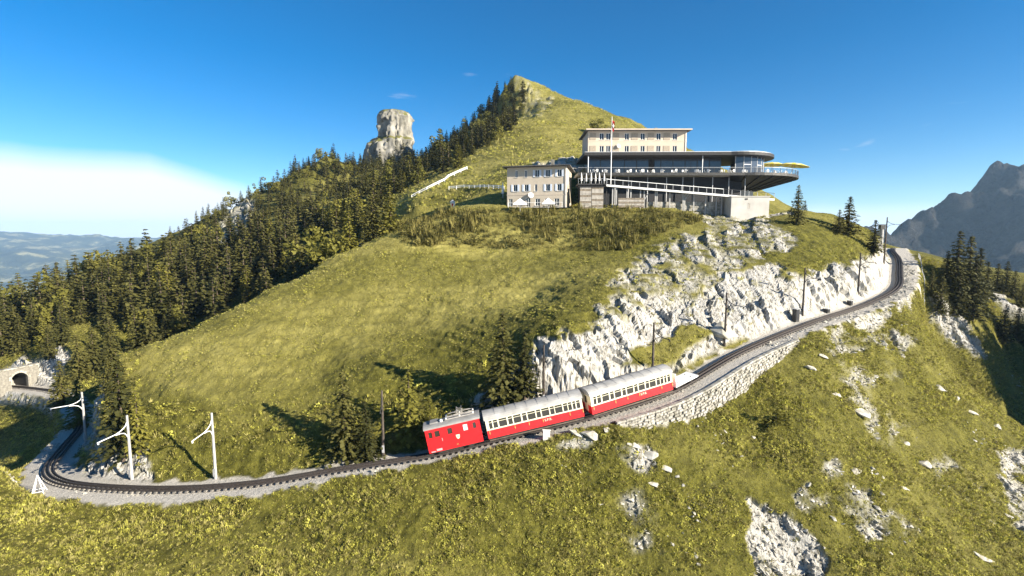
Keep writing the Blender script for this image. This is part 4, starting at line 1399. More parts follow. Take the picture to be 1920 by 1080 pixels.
# white parasols before the guest house
def peak_parasol(px, Y, ztop, w, label, grp):
    x = (px - 960) / F * Y; g = ground(x, Y)
    t = thing('white_parasol', label, 'parasol', (x, Y, g - .1), group=grp)
    zt = ztop - g + .1
    MB().tube([(0, 0, 0), (0, 0, zt)], .04, 6).build('pole', 'galvanised', t)
    c = [(-w, -w), (w, -w), (w, w), (-w, w)]
    mb = MB()
    mb.add([(x_, y_, zt - 1.25) for x_, y_ in c] + [(0, 0, zt), *[(x_, y_, zt - 1.45) for x_, y_ in c]], [(0, 1, 4), (1, 2, 4), (2, 3, 4), (3, 0, 4), (0, 5, 6, 1), (1, 6, 7, 2), (2, 7, 8, 3), (3, 8, 5, 0)])
    mb.build('canopy', 'white_canvas', t)
    return t
peak_parasol(975, 111.6, 7.85, 1.5, 'peaked white parasol below the satellite dish, at the guest house end away from the shed', None)
peak_parasol(1027, 111.4, 7.95, 1.4, 'peaked white parasol before the guest house, nearer the timber shed', None)

# flag
fl = thing('flagpole', 'tall white flagpole with limp red and white flag before the hotel', 'flagpole', (22.05, 115.0, 11.2))
MB().tube([(0, 0, 0), (0, 0, 14.6)], [.11, .06], 8).build('pole', 'white_paint', fl)
MB().lathe([(.05, 0), (.12, .1), (.05, .2)], 8, (0, 0, 14.6)).build('finial', 'gold_paint', fl)
mb = MB(); n = 9
for r in range(7):
    for k in range(n):
        mb.v.append((.07 + .55 * k / (n - 1) * (1 - .06 * r), .14 * math.sin(k * 2.1 + r * .3), 13.9 - r * .36 - .35 * (k / (n - 1))))
for r in range(6):
    for k in range(n - 1):
        a = r * n + k; mb.f.append((a, a + 1, a + n + 1, a + n))
f_ = mb.build('flag', 'red_cloth', fl, smooth=True)
mb = MB()
mb.box(.26, .36, -.19, -.165, 12.2, 13.1); mb.box(.12, .5, -.195, -.17, 12.55, 12.75)
mb.build('cross', 'white_canvas', f_)

# ------------------------------------------------------------------ catenary masts
def mast(label, s_, off_, h, dark, arm, group=None, lean=0.0):
    p = side_pt(s_, off_, 0); g = ground(p.x, p.y)
    t = tdir(s_); nn = Vector((t.y, -t.x, 0)).normalized()
    az = math.atan2(nn.y, nn.x)
    t_ = thing('catenary_mast', label, 'mast', (p.x, p.y, g), (0, 0, az), group)
    m_ = 'pole_wood' if dark else 'concrete_pole'
    MB().tube([(0, 0, -.6), (0, 0, h)], [.17, .105], 8).build('pole', m_, t_)
    am = 'dark_steel' if dark else 'white_paint'
    a = arm
    up = [(.1, 0, h - .75), (.22, 0, h - 1.0), (.5, 0, h - 1.22), (.9, 0, h - 1.40), (1.4, 0, h - 1.52), (a, 0, h - 1.60)]
    MB().tube(up, .05, 6).build('upper_arm', am, t_)
    lw = [(.12, 0, h - 2.25), (.22, 0, h - 2.0), (.45, 0, h - 1.75), (.85, 0, h - 1.62), (1.35, 0, h - 1.60)]
    MB().tube(lw, .045, 6).build('lower_arm', am, t_)
    MB().lathe([(.04, 0), (.09, .05), (.04, .1), (.09, .15), (.04, .2)], 8, (a - .1, 0, h - 1.82)).build('insulator', am, t_)
    MB().box(.12, .24, -.12, .12, .3, 1.1).build('junction_box', 'galvanised', t_)
    return t_
def s_near(x, y):
    return float(TS[np.argmin((TP[:, 0] - x) ** 2 + (TP[:, 1] - y) ** 2)])
mast('pale concrete mast with white curved bracket standing alone above the grassy track edge', s_at_px(378), -2.3, 7.0, False, 3.4)
mast('pale concrete mast with white curved bracket in front of the shaded knoll rocks', s_at_px(165), -2.2, 6.9, False, 3.3)
mast('grey mast with curved bracket in the shade where the line turns to the tunnel', s_near(-57.5, 62), -2.6, 6.6, False, 3.2)
mast('brown wooden mast beside the spruces just downhill of the locomotive', s_at_px(711), -2.3, 7.0, True, 2.0)
mast('dark mast before the white rock face behind the first coach', s_at_px(1030), -2.6, 6.6, True, 2.6)
mast('dark mast behind the uphill end of the train', s_at_px(1255), -2.7, 6.9, True, 2.6)
mast('dark mast beside the boulder at the grassy wedge above the track', s_at_px(1393), -2.6, 6.9, True, 2.6)
mast('dark mast next to the tall grey trackside cabinet', s_at_px(1538), -2.6, 6.8, True, 2.4)
mast('dark mast at the white cutting where the line starts its last bend', s_at_px(1642), -2.6, 6.8, True, 2.4)
mast('tall leaning dark mast by the bend next to the thick grey column', s_near(83, 108), -2.8, 9.5, True, 2.6)
q = side_pt(s_near(97, 128), -3.4)
t_ = thing('concrete_column', 'thick pale grey column with equipment head beside the upper track', 'column', (q.x, q.y, ground(q.x, q.y)))
MB().tube([(0, 0, -.5), (0, 0, 5.0)], [.55, .45], 14).build('shaft', 'concrete_pole', t_)
MB().box(-.6, .6, -.5, .5, 5.003, 6.1).build('equipment_head', 'dark_steel', t_)
MB().bar((-1.2, 0, 6.2), (1.2, 0, 6.2), .14).build('crossarm', 'dark_steel', t_)

# trackside cabinets
for px, w, h, off_, lab in ((1521, .95, 1.7, -2.25, 'tall dark grey trackside cabinet against the white cutting'),
                            (1577, .8, .55, -2.0, 'low dark box beside the track below the white cutting'),
                            (1619, .8, .7, -2.0, 'small dark box beside the track close to the upper bend')):
    sq = s_at_px(px); p = side_pt(sq, off_); t = tdir(sq)
    o = thing('trackside_cabinet', lab, 'cabinet', (p.x, p.y, ground(p.x, p.y)), (0, 0, math.atan2(t.y, t.x)))
    MB().box(-w / 2, w / 2, -.3, .3, -.2, h).build('body', 'dark_steel', o)
    MB().box(-w / 2 - .04, w / 2 + .04, -.34, .34, h + .002, h + .07).build('lid', 'galvanised', o)
    MB().box(-w / 2 + .08, w / 2 - .08, -.325, -.303, .1, h - .08).build('door', 'black_and_shade', o)

# white pyramid frame where the track leaves the hump
p = side_pt(s_near(-46.6, 50.3), 2.0); g = ground(p.x, p.y)
t_ = thing('pyramid_marker', 'white pyramid shaped metal frame at the outer edge of the bend', 'marker', (p.x, p.y, g), (0, 0, .5)); t_.scale = (.68, .68, .85)
cs = [(-.75, -.75), (.75, -.75), (.75, .75), (-.75, .75)]
for i, (a, b) in enumerate(cs):
    MB().bar((a, b, -.15), (0, 0, 2.2), .09).build('leg', 'white_paint', t_)
    c2, d2 = cs[(i + 1) % 4]
    MB().bar((a * .8, b * .8, .3), (c2 * .8, d2 * .8, .3), .06).build('crossbar', 'white_paint', t_)
# leaning slab below the first coach
sq = s_at_px(1016); p = side_pt(sq, 1.9); g = ground(p.x, p.y)
t_ = thing('concrete_slab', 'white concrete drain slab leaning below the first coach', 'slab', (p.x, p.y, g), (R_(-28), R_(6), R_(8)))
mb = MB(); mb.box(-.36, .36, -.15, .15, -1.1, .75); mb.box(-.44, .44, -.19, .19, .753, .86)
mb.build('slab_body', 'concrete', t_)

# fence along the outer edge of the upper bend
t_ = thing('guard_fence', 'grey metal guard fence on the outer edge of the upper bend', 'fence', side_pt(s_near(84, 109), 4.2, -.4))
fl_ = Vector(t_.location); pts = []
for q in np.arange(s_near(76, 99), s_near(96, 126), 2.2):
    pp = side_pt(q, 4.1); pts.append(Vector((pp.x, pp.y, ground(pp.x, pp.y))) - fl_)
for q in pts:
    MB().bar(q + Vector((0, 0, -.3)), q + Vector((0, 0, 1.15)), .09).build('post', 'galvanised', t_)
for zz in (.55, 1.1):
    mb = MB()
    for a, b in zip(pts[:-1], pts[1:]): mb.bar(a + Vector((0, 0, zz)), b + Vector((0, 0, zz)), .05)
    mb.build('fence_rail', 'galvanised', t_)

# ------------------------------------------------------------------ tunnel portal
sp_ = 20.0
p = tpos(sp_); t = tdir(sp_)
por = thing('tunnel_portal', 'pale stone tunnel portal with dark round arch in the rock', 'tunnel', (p.x, p.y, p.z - .4), (0, 0, math.atan2(t.y, t.x)))
def arch(n=12, w=1.4, h=2.0):
    return [(-w, 0)] + [(-w * math.cos(math.pi * k / n), h + w * math.sin(math.pi * k / n)) for k in range(n + 1)] + [(w, 0)]
ar = arch(); mb = MB()
outer = [(-3.4, -1.0)] + [(-3.4 + 6.8 * k / 12, 4.4) for k in range(13)] + [(3.4, -1.0)]
na_ = len(ar)
for x in (0.0, -.8):
    mb.v += [(x, y, z) for y, z in ar] + [(x, y, z) for y, z in outer]
for k in range(na_ - 1):
    mb.f += [(k, k + 1, na_ + k + 1, na_ + k), (k, 2 * na_ + k, 2 * na_ + k + 1, k + 1), (na_ + k, na_ + k + 1, 3 * na_ + k + 1, 3 * na_ + k)]
mb.build('front_wall', 'masonry', por)
mb = MB()
for k in range(na_ - 1):
    (y0, z0_), (y1, z1_) = ar[k], ar[k + 1]
    mb.add([(-.79, y0 * 1.02, z0_), (-.79, y1 * 1.02, z1_ + .02), (-9, y1 * 1.02, z1_ + .02), (-9, y0 * 1.02, z0_)], [(0, 1, 2, 3)])
mb.add([(-9, y * 1.02, z) for y, z in ar], [tuple(range(na_))])
mb.build('lining', 'black_and_shade', por)  # darkness inside the tunnel is painted on as black
for k in range(1, na_ - 2):
    (y0, z0_), (y1, z1_) = ar[k], ar[k + 1]
    c = Vector((0, 0, 2.0)); a = Vector((0, y0, z0_)); b = Vector((0, y1, z1_))
    da, db = (a - c).normalized() * .5, (b - c).normalized() * .5
    mb = MB(); vs_ = [a, b, b + db, a + da]
    ctr = sum(vs_, Vector()) / 4; vs_ = [ctr + (v_ - ctr) * .93 for v_ in vs_]
    mb.add([v_ + Vector((.003, 0, 0)) for v_ in vs_] + [v_ + Vector((.12, 0, 0)) for v_ in vs_], [(4, 5, 6, 7), (0, 1, 5, 4), (1, 2, 6, 5), (2, 3, 7, 6), (3, 0, 4, 7)])
    mb.build('arch_stone', 'wall_stone', por)
MB().box(-.9, .2, -3.5, 3.5, 4.403, 4.65).build('coping', 'wall_stone', por)

# ------------------------------------------------------------------ rock tower on the far ridge
def tower_material():
    nt = MATS['tower_rock'].node_tree; b = nt.nodes['Principled BSDF']
    src = b.inputs['Base Color'].links[0].from_socket
    geo = nt.nodes.new('ShaderNodeNewGeometry'); sx = nt.nodes.new('ShaderNodeSeparateXYZ'); nt.links.new(geo.outputs['Normal'], sx.inputs[0])
    rp = nt.nodes.new('ShaderNodeMapRange'); rp.inputs['From Min'].default_value = .42; rp.inputs['From Max'].default_value = .6
    nt.links.new(sx.outputs['Z'], rp.inputs['Value'])
    mx = nt.nodes.new('ShaderNodeMix'); mx.data_type = 'RGBA'
    nt.links.new(rp.outputs[0], mx.inputs['Factor']); nt.links.new(src, mx.inputs['A']); mx.inputs['B'].default_value = (.10, .095, .025, 1)
    nt.links.new(mx.outputs['Result'], b.inputs['Base Color'])
tower_material()
def rock_tower():
    n, m_ = 120, 110
    base = P(736, 330, 380)
    a = np.linspace(0, 2 * np.pi, n, endpoint=False); k = np.linspace(0, 1, m_)
    A, K = np.meshgrid(a, k)
    H_ = (P(736, 204, 380)[2] - base[2]) + 16
    Zl = K * H_ - 16
    hz_ = Zl / (H_ - 16)
    Rr = np.interp(hz_, [-.35, 0, .25, .47, .52, .56, .60, .86, .95, 1.0], [22, 18, 16.2, 14.6, 13.2, 10.6, 10.0, 10.6, 9.4, .1])
    Xc = np.interp(hz_, [-.35, 0, .45, .56, 1], [-4, -3, -1.5, 2.6, 2.2])
    X = Xc + Rr * np.cos(A) * 1.0; Y_ = Rr * np.sin(A) * .9
    wx, wy, wz = X + 40, Y_ + 40, Zl
    d = fbm(wx * .20, wy * .20, wz * .045, 4, 537, ridged=True) * 2.2 + facets(wx * .20, wy * .20, wz * .05, 733) * 2.4 + facets(wx * .55, wy * .55, wz * .22, 871) * .9 + fbm(wx * .5, wy * .5, wz * .5, 3, 331) * .5
    fade = np.clip((1 - hz_) * 8, 0, 1)
    X = X + np.cos(A) * d * fade; Y_ = Y_ + np.sin(A) * d * fade
    v = np.stack([X.ravel(), Y_.ravel(), Zl.ravel()], 1)
    i = np.arange(n * m_).reshape(m_, n)
    f = np.stack([i[:-1], np.roll(i, -1, 1)[:-1], np.roll(i, -1, 1)[1:], i[1:]], -1).reshape(-1, 4)
    o = link('rock_tower', np_mesh('rock_tower', v, f, 'tower_rock'))
    o.location = base
    tag(o, 'pale limestone tower with rounded drum top rising behind the forest', 'rock tower')
    return Vector(base)
tower_base = rock_tower()

# ------------------------------------------------------------------ boulders
def boulder_mesh(seed, flat):
    r = random.Random(seed); bm = bmesh.new()
    pts = [bm.verts.new((r.gauss(0, .45), r.gauss(0, .42), abs(r.gauss(0, .34)) * flat - .12)) for _ in range(26)]
    res = bmesh.ops.convex_hull(bm, input=pts)
    bmesh.ops.delete(bm, geom=list({g for g in res['geom_interior'] + res['geom_unused'] if isinstance(g, bmesh.types.BMVert)}), context='VERTS')
    bmesh.ops.bevel(bm, geom=list(bm.edges), offset=.03, segments=1, affect='EDGES')
    me = bpy.data.meshes.new('boulder'); bm.to_mesh(me); bm.free(); me.materials.append(MATS['limestone'])
    return me
bms = [boulder_mesh(k, .55 + .2 * (k % 3)) for k in range(6)]
rnd = random.Random(15)
for i, (px, py, sz) in enumerate([(1190,832,1.1),(1218,850,1.3),(1112,818,1.0),(1247,874,.9),(1605,882,1.3),(1610,772,1.2),(1568,737,1.0),(1700,832,.8),(1737,872,1.0),(1842,1042,1.1),
        (1885,968,.9),(1080,812,.8),(1226,906,.7),(1790,745,1.1),(1760,728,.9),(1820,770,1.0),(1140,806,.9),(1520,690,1.0),(1545,668,.9),(1640,705,.8),(1870,800,.9),(1690,910,.8),(1120,945,.6)]):
    p = hit(px, py)
    o = link('boulder', bms[i % 6]); o.location = (p.x, p.y, p.z + .05); o.location.z -= .2 * sz; o.scale = (sz * .95, sz * .7, sz * .62); o.rotation_euler = (R_(22), R_(12), rnd.uniform(-.5, .5))
    tag(o, 'pale limestone boulder lying in the grass below the railway', 'boulder', 'boulders in the grass below the railway')
p = hit(1356, 630); o = link('boulder', bms[2]); o.location = (p.x, p.y, p.z); o.scale = (1.9, 1.5, 1.9)
tag(o, 'big grey boulder in the grassy wedge above the track', 'boulder')

# ------------------------------------------------------------------ footpath fence on the hillside, play hut
def ground_fence(label, pix, mat_, yr=(100, 260), h=1.05, step=2.4):
    pts = [hit(px, py, *yr) for px, py in pix]
    out = []
    for a, b in zip(pts[:-1], pts[1:]):
        n_ = max(1, int((b - a).length / step))
        for k in range(n_):
            q = a.lerp(b, k / n_); out.append(Vector((q.x, q.y, ground(q.x, q.y))))
    out.append(pts[-1])
    t = thing('hillside_fence', label, 'fence', out[0]); o0 = out[0].copy()
    for q in out:
        MB().bar(q - o0 + Vector((0, 0, -.4)), q - o0 + Vector((0, 0, h)), .18).build('post', mat_, t)
    for zz in (.45, h - .1):
        mb = MB()
        for a, b in zip(out[:-1], out[1:]): mb.bar(a - o0 + Vector((0, 0, zz)), b - o0 + Vector((0, 0, zz)), .12, .16)
        mb.build('fence_rail', mat_, t)
    return t
ground_fence('pale wooden fence climbing the footpath on the hillside', [(772, 372), (800, 357), (834, 340), (840, 334), (876, 318)], 'white_paint')
ground_fence('pale wooden fence around the play lawn left of the guest house', [(842, 356), (870, 353), (900, 353), (925, 354), (945, 356)], 'white_paint', (100, 200), .95, 2.0)
p = hit(849, 388, 100)
t_ = thing('play_hut', 'tiny white play hut with red door on the lawn edge left of the house', 'hut', p)
MB().box(-.55, .55, -.45, .45, -.2, 1.15).build('wall', 'white_paint', t_)
mb = MB(); mb.add([(-.7, -.6, 1.153), (.7, -.6, 1.153), (.7, .6, 1.153), (-.7, .6, 1.153), (0, -.6, 1.8), (0, .6, 1.8)], [(0, 1, 4), (2, 3, 5), (1, 2, 5, 4), (3, 0, 4, 5), (0, 3, 2, 1)]); mb.build('roof', 'galvanised', t_)
MB().box(-.2, .2, -.48, -.453, 0, .85).build('door', 'red_cloth', t_)

# ------------------------------------------------------------------ people
def person(label, loc, rz, shirt, h=1.72):
    me = bpy.data.meshes.new('person'); k = h / 1.72
    V_ = [(0, 0, .95), (0, 0, 1.15), (0, 0, 1.38), (0, 0, 1.48), (0, 0, 1.60), (.10, 0, .90), (.12, .05, .48), (.12, -.02, .06), (-.10, 0, .90), (-.12, -.08, .48), (-.12, -.02, .06),
          (.20, 0, 1.36), (.26, .03, 1.10), (.24, -.12, .88), (-.20, 0, 1.36), (-.26, .03, 1.10), (-.24, -.10, .88), (.12, -.16, .04), (-.12, -.16, .04)]
    E_ = [(0, 1), (1, 2), (2, 3), (3, 4), (0, 5), (5, 6), (6, 7), (7, 17), (0, 8), (8, 9), (9, 10), (10, 18), (2, 11), (11, 12), (12, 13), (2, 14), (14, 15), (15, 16)]
    me.from_pydata([(x * k, y * k, z * k) for x, y, z in V_], E_, [])
    rad = [.15, .14, .15, .055, .10, .10, .075, .05, .10, .075, .05, .065, .05, .038, .065, .05, .038, .045, .045]
    o = link('person', me); o.location = loc; o.rotation_euler = (0, 0, rz)
    sk = o.modifiers.new('skin', 'SKIN')
    for i, r in enumerate(rad):
        me.skin_vertices[0].data[i].radius = (r * k, r * k * .8)
    me.skin_vertices[0].data[0].use_root = True
    o.modifiers.new('sub', 'SUBSURF').levels = 1
    o.modifiers['sub'].render_levels = 1
    me.materials.append(MATS[shirt])
    hd = MB().lathe([(.02, -.13), (.075, -.08), (.095, 0), (.085, .08), (.03, .125)], 10).build('head', 'skin', o, True); hd.location = (0, -.01, 1.62 * k)
    MB().lathe([(.10, .0), (.102, .05), (.08, .105), (.02, .14)], 10).build('hair', 'dark_cloth', o, True).location = (0, .012, 1.62 * k)
    tag(o, label, 'person')
    return o
person('person in a pale shirt standing at the restaurant door', ((1221 - 960) / F * 124.6, 124.6, 14.0), .3, 'white_canvas')
p = hit(1172, 240, 200)
person('person in dark clothes walking on the grassy ridge above the hotel', p, 1.2, 'dark_cloth')

# ------------------------------------------------------------------ trees
def spruce(seed, h=10.0, rad=2.3, whorls=22, per=7, sprays=7, size=.55):
    """returns (crown verts, quads), trunk MB: tiers of drooping branches carrying small needle sprays"""
    r = np.random.RandomState(seed)
    v, f = [], []
    lop = r.uniform(-.15, .15, 2)
    for w in range(whorls):
        t = (w + r.uniform(-.3, .3)) / whorls
        z = h * (.06 + .93 * t)
        R = rad * (1 - t) ** .8 * r.uniform(.72, 1.12) + .10
        nb = max(4, int(per * (1 - .45 * t)))
        ph = r.uniform(0, 6.28)
        for b in range(nb):
            if r.rand() < .08: continue
            a = ph + 6.283 * b / nb + r.uniform(-.3, .3)
            Lb = R * r.uniform(.7, 1.15) * (1 + lop[0] * math.cos(a))
            d = np.array([math.cos(a), math.sin(a), 0]); sd = np.array([-d[1], d[0], 0])
            ns = max(2, int(sprays * (.35 + .65 * (1 - t))))
            for k in range(ns):
                u = (k + .6 + r.uniform(-.3, .3)) / ns
                p = d * Lb * u + np.array([0, 0, z - .38 * Lb * u + .16 * Lb * u * u + r.uniform(-.08, .08)])
                s_ = size * r.uniform(.6, 1.25) * (1 - .35 * t)
                e1 = d * r.uniform(.4, 1.0) + sd * r.uniform(-1.0, 1.0) + np.array([0, 0, r.uniform(-.75, .12)])
                e1 /= np.linalg.norm(e1)
                e2 = np.cross(e1, np.array([r.uniform(-.5, .5), r.uniform(-.5, .5), 1.0])); e2 /= np.linalg.norm(e2)
                n0 = len(v)
                v += [p - e1 * s_ * .35, p + e2 * s_ * .42 + e1 * s_ * .1, p + e1 * s_ * .75, p - e2 * s_ * .42 + e1 * s_ * .1]
                f.append((n0, n0 + 1, n0 + 2, n0 + 3))
    tr = MB().tube([(0, 0, -.8), (0, 0, h * .5), (0, 0, h * .985)], [rad * .085 + .04, rad * .05 + .02, .015], 7)
    return np.array(v), np.array(f), tr
def leafball(seed, rx, rz, n, size, clumps=9):
    r = np.random.RandomState(seed); v, f = [], []
    cs_ = r.normal(0, .55, (clumps, 3)) * np.array([rx, rx, rz]) + np.array([0, 0, rz * 1.05])
    cr = r.uniform(.3, .55, clumps) * rx
    for _ in range(n):
        i = r.randint(clumps)
        d = r.normal(0, 1, 3); d /= np.linalg.norm(d)
        p = cs_[i] + d * cr[i] * r.uniform(.75, 1.05)
        if p[2] < .1: p[2] = abs(p[2]) + .1
        e1 = r.normal(0, 1, 3); e1 /= np.linalg.norm(e1)
        e2 = np.cross(e1, d + r.normal(0, .4, 3)); e2 /= np.linalg.norm(e2) + 1e-6
        s_ = size * r.uniform(.6, 1.3); n0 = len(v)
        v += [p - e1 * s_, p - e2 * s_ * .6, p + e1 * s_, p + e2 * s_ * .6]; f.append((n0, n0 + 1, n0 + 2, n0 + 3))
    return np.array(v), np.array(f)
class Kind: pass
def tree_kind(name, crown_vf, trunk_mb, leaf):
    k = Kind(); k.name = name
    k.crown = np_mesh(name + '_crown', crown_vf[0], crown_vf[1], leaf)
    k.trunk = trunk_mb.mesh(name + '_trunk', 'bark')
    k.cv, k.cf = crown_vf
    return k
near_k, far_k, young_k, broad_k = [], [], [], []
for sd_ in range(4):
    a = spruce(100 + sd_, 10, 2.75, 32, 10, 10, .58); near_k.append(tree_kind('spruce', a[:2], a[2], 'spruce_green'))
for sd_ in range(5):
    a = spruce(200 + sd_, 10, 2.3 + .18 * sd_, 19, 8, 6, .95); far_k.append(tree_kind('far_spruce', a[:2], a[2], 'spruce_green'))
for sd_ in range(2):
    a = spruce(300 + sd_, 10, 2.8, 26, 9, 9, .66); young_k.append(tree_kind('young_spruce', a[:2], a[2], 'spruce_young'))
for sd_ in range(3):
    b = leafball(400 + sd_, 2.6, 3.1, 900, .34, 14)
    broad_k.append(tree_kind('broadleaf', b, MB().tube([(0, 0, -.6), (.1, 0, 2), (0, .1, 4.5)], [.18, .13, .05], 7), 'broadleaf'))
def plant_tree(kind, name, label, cat, loc, sc, rz, group=None):
    t = thing(name, label, cat, loc, (0, 0, rz), group); t.scale = sc
    link('trunk', kind.trunk, t); link('crown', kind.crown, t)
    return t
rnd = random.Random(77)
def at(px, py, top, kind, label, wide=1.0, yr=(0, 1e9), group=None, name='spruce_tree', cat='tree'):
    p = hit(px, py, *yr)
    d = p.y * ct - p.z * st
    h = (py - top) * d / F
    k = h / 10.0 if kind not in broad_k else h / 6.4
    return plant_tree(kind, name, label, cat, (p.x, p.y, p.z - .1), (k * wide, k * wide, k), rnd.uniform(0, 6.28), group)
# single trees one can point at
at(648, 858, 690, near_k[0], 'tall spruce on the track bank casting a long shadow over the meadow', .95)
at(688, 862, 745, near_k[1], 'smaller spruce between the tall spruce and the wooden mast', 1.0)
at(768, 820, 688, young_k[0], 'sunlit light green spruce behind the locomotive roof', 1.05)
at(806, 812, 738, young_k[1], 'short light green spruce next to the locomotive front', 1.2)
at(943, 765, 583, near_k[2], 'large dark spruce above the joint of locomotive and first coach', 1.05)
at(984, 740, 618, near_k[3], 'second dark spruce leaning against the large one at the white rock', 1.05)
at(1494, 420, 345, near_k[1], 'slim dark spruce on the grassy shoulder right of the hotel', .95)
at(1590, 438, 367, near_k[2], 'broad dark spruce on the shoulder above the cutting', 1.25)
at(1572, 436, 392, near_k[0], 'small dark spruce pressed against the broad one on the shoulder', 1.3)
at(1638, 474, 410, near_k[3], 'dark spruce at the top of the white cutting near the bend', 1.2)
at(232, 850, 655, near_k[3], 'tall dark spruce on the side of the rocky knoll', .9)
at(262, 846, 720, young_k[1], 'pale green spruce at the sunny foot of the knoll', .85)
at(205, 735, 668, near_k[1], 'dark bushy spruce on the shoulder of the knoll', 1.2)
at(118, 760, 672, near_k[0], 'dark spruce on the knoll edge in front of the tunnel wall', 1.15)
at(150, 800, 705, young_k[0], 'olive green spruce on the shaded side of the knoll', 1.1)
for px, py, top in ((150, 712, 625), (178, 700, 608), (212, 712, 622)):
    at(px, py, top, near_k[px % 4], 'dark spruce in the row along the crest of the knoll', 1.1, group='spruces along the knoll crest')
at(1510, 375 + 5, 352, near_k[0], 'tiny dark spruce behind the round terrace end', 1.0, (112, 200))
for i, (px, py, top) in enumerate([(1772, 545, 470), (1790, 560, 432), (1812, 560, 440), (1832, 562, 462), (1795, 590, 500), (1822, 598, 478), (1848, 560, 490), (1745, 560, 505), (1762, 590, 515)]):
    at(px, py, top, near_k[i % 4], 'dark spruce in the dense group on the rocky rib beside the upper bend', 1.0, (98, 140), 'spruces on the rib beside the upper bend')
for i, (px, py, top) in enumerate([(1868, 548, 492), (1885, 545, 488), (1900, 560, 505), (1915, 575, 530), (1880, 640, 570), (1905, 640, 575)]):
    at(px, py, top, near_k[(i + 1) % 4], 'dark spruce on the second rib beyond the shaded gully', 1.05, (105, 180), 'spruces on the rib beyond the gully')
for i, (x, y, h) in enumerate([(126, 76, 11), (131, 80, 13), (137, 86, 14), (143, 91, 13), (149, 98, 13), (122, 80, 10), (156, 106, 12), (140, 82, 12), (134, 92, 11), (128, 88, 10)]):  # stand out of view, added to throw its shadow into the gully
    plant_tree(near_k[i % 4], 'spruce_tree', 'dark spruce in the unseen stand added to shade the gully', 'tree', (x, y, ground(x, y) - .2), (h / 10 * 1.2, h / 10 * 1.2, h / 10), i, 'unseen spruces added to shade the gully')
p = hit(1121, 250, 200)
plant_tree(broad_k[0], 'round_bush', 'round dark bush on the hill just above the hotel roof', 'bush', (p.x, p.y, p.z - .6), (1.1, 1.1, 1.0), 1.0)
p = hit(1455, 798); plant_tree(broad_k[1], 'low_shrub', 'low dark shrub alone on the slope below the stone wall', 'shrub', (p.x, p.y, p.z - .4), (.55, .55, .28), 1.0)
for px, py in ((130, 862), (186, 862)):
    pass
# trees at the foot of the rock tower
for i, (dx, dz, h) in enumerate([(1.0, 22, 7), (11, 19, 7.5), (6, 18, 8)]):
    plant_tree(far_k[i], 'spruce_tree', 'small spruce growing on the ledge of the rock tower', 'tree', (tower_base.x + dx, tower_base.y - 13.8, tower_base.z + dz - 2), (h / 10, h / 10, h / 10), i, 'spruces on the rock tower ledge')

# the forest on the left
FOREST = [(-120, 620), (0, 588), (110, 540), (200, 505), (330, 452), (425, 378), (488, 325), (550, 280), (640, 258), (700, 288), (760, 300), (830, 270), (880, 235), (930, 190), (955, 165), (990, 180), (985, 205), (960, 225),
          (975, 240), (900, 285), (865, 312), (800, 338), (740, 372), (680, 410), (735, 428), (620, 482), (500, 545), (400, 600), (300, 645), (210, 672), (170, 700), (120, 660), (60, 690), (-120, 760)]
CLEAR = [[(55, 700), (120, 648), (165, 592), (225, 640), (190, 690), (110, 690)], [(395, 455), (440, 378), (490, 392), (470, 420), (420, 470)], [(540, 335), (690, 325), (690, 395), (600, 425)], [(470, 345), (530, 330), (520, 380), (480, 400)], [(600, 285), (690, 300), (660, 315), (610, 305)], [(270, 455), (300, 470), (280, 490), (240, 480)]]
cand = []
rs = np.random.RandomState(5)
def spacing(y): return 3.9 if y < 180 else 5.0
for y in np.arange(100, 395, 3.9):
    stp = spacing(y)
    for x in np.arange(-340, 40, stp):
        cand.append((x + rs.uniform(-1.7, 1.7), y + rs.uniform(-1.7, 1.7)))
cand = np.array(cand)
cz = Hfull(cand[:, 0], cand[:, 1])
cz = cz + fbm(cand[:, 0] * .03, cand[:, 1] * .03, cz * .03, 5, 41) * np.clip((cand[:, 1] - 150) / 150, 0, 1) * 9
cpx, cpy = proj(cand[:, 0], cand[:, 1], cz)
keep = in_poly(cpx, cpy, FOREST)
# also the hidden ground just behind the meadow's crest
hid = (cand[:, 1] < 150) & (cand[:, 0] < -12) & (cpx > -100) & in_poly(cpx, cpy, [(180, 690), (740, 425), (760, 470), (500, 580), (250, 690)]) & (cand[:, 1] > 96 + (cand[:, 0] + 45) * .35)
keep |= hid
for n_c, c in enumerate(CLEAR): keep &= ~(in_poly(cpx, cpy, c) & (rs.rand(len(cpx)) < (.93 if n_c < 2 else .35)))
dt, _, _ = track_dist(cand[:, 0], cand[:, 1])
keep &= np.abs(dt) > 5
keep &= (rs.rand(len(cpx)) < np.where(cand[:, 1] > 200, np.where(cpx > 660, .97, .72), .80))
sel = np.where(keep & (cpx > -90))[0]
hts = np.where(cand[sel, 1] < 190, rs.uniform(6.5, 13.5, len(sel)), rs.uniform(4.5, 9.5, len(sel)) * np.where(cpx[sel] > 700, 1.1, 1.0))
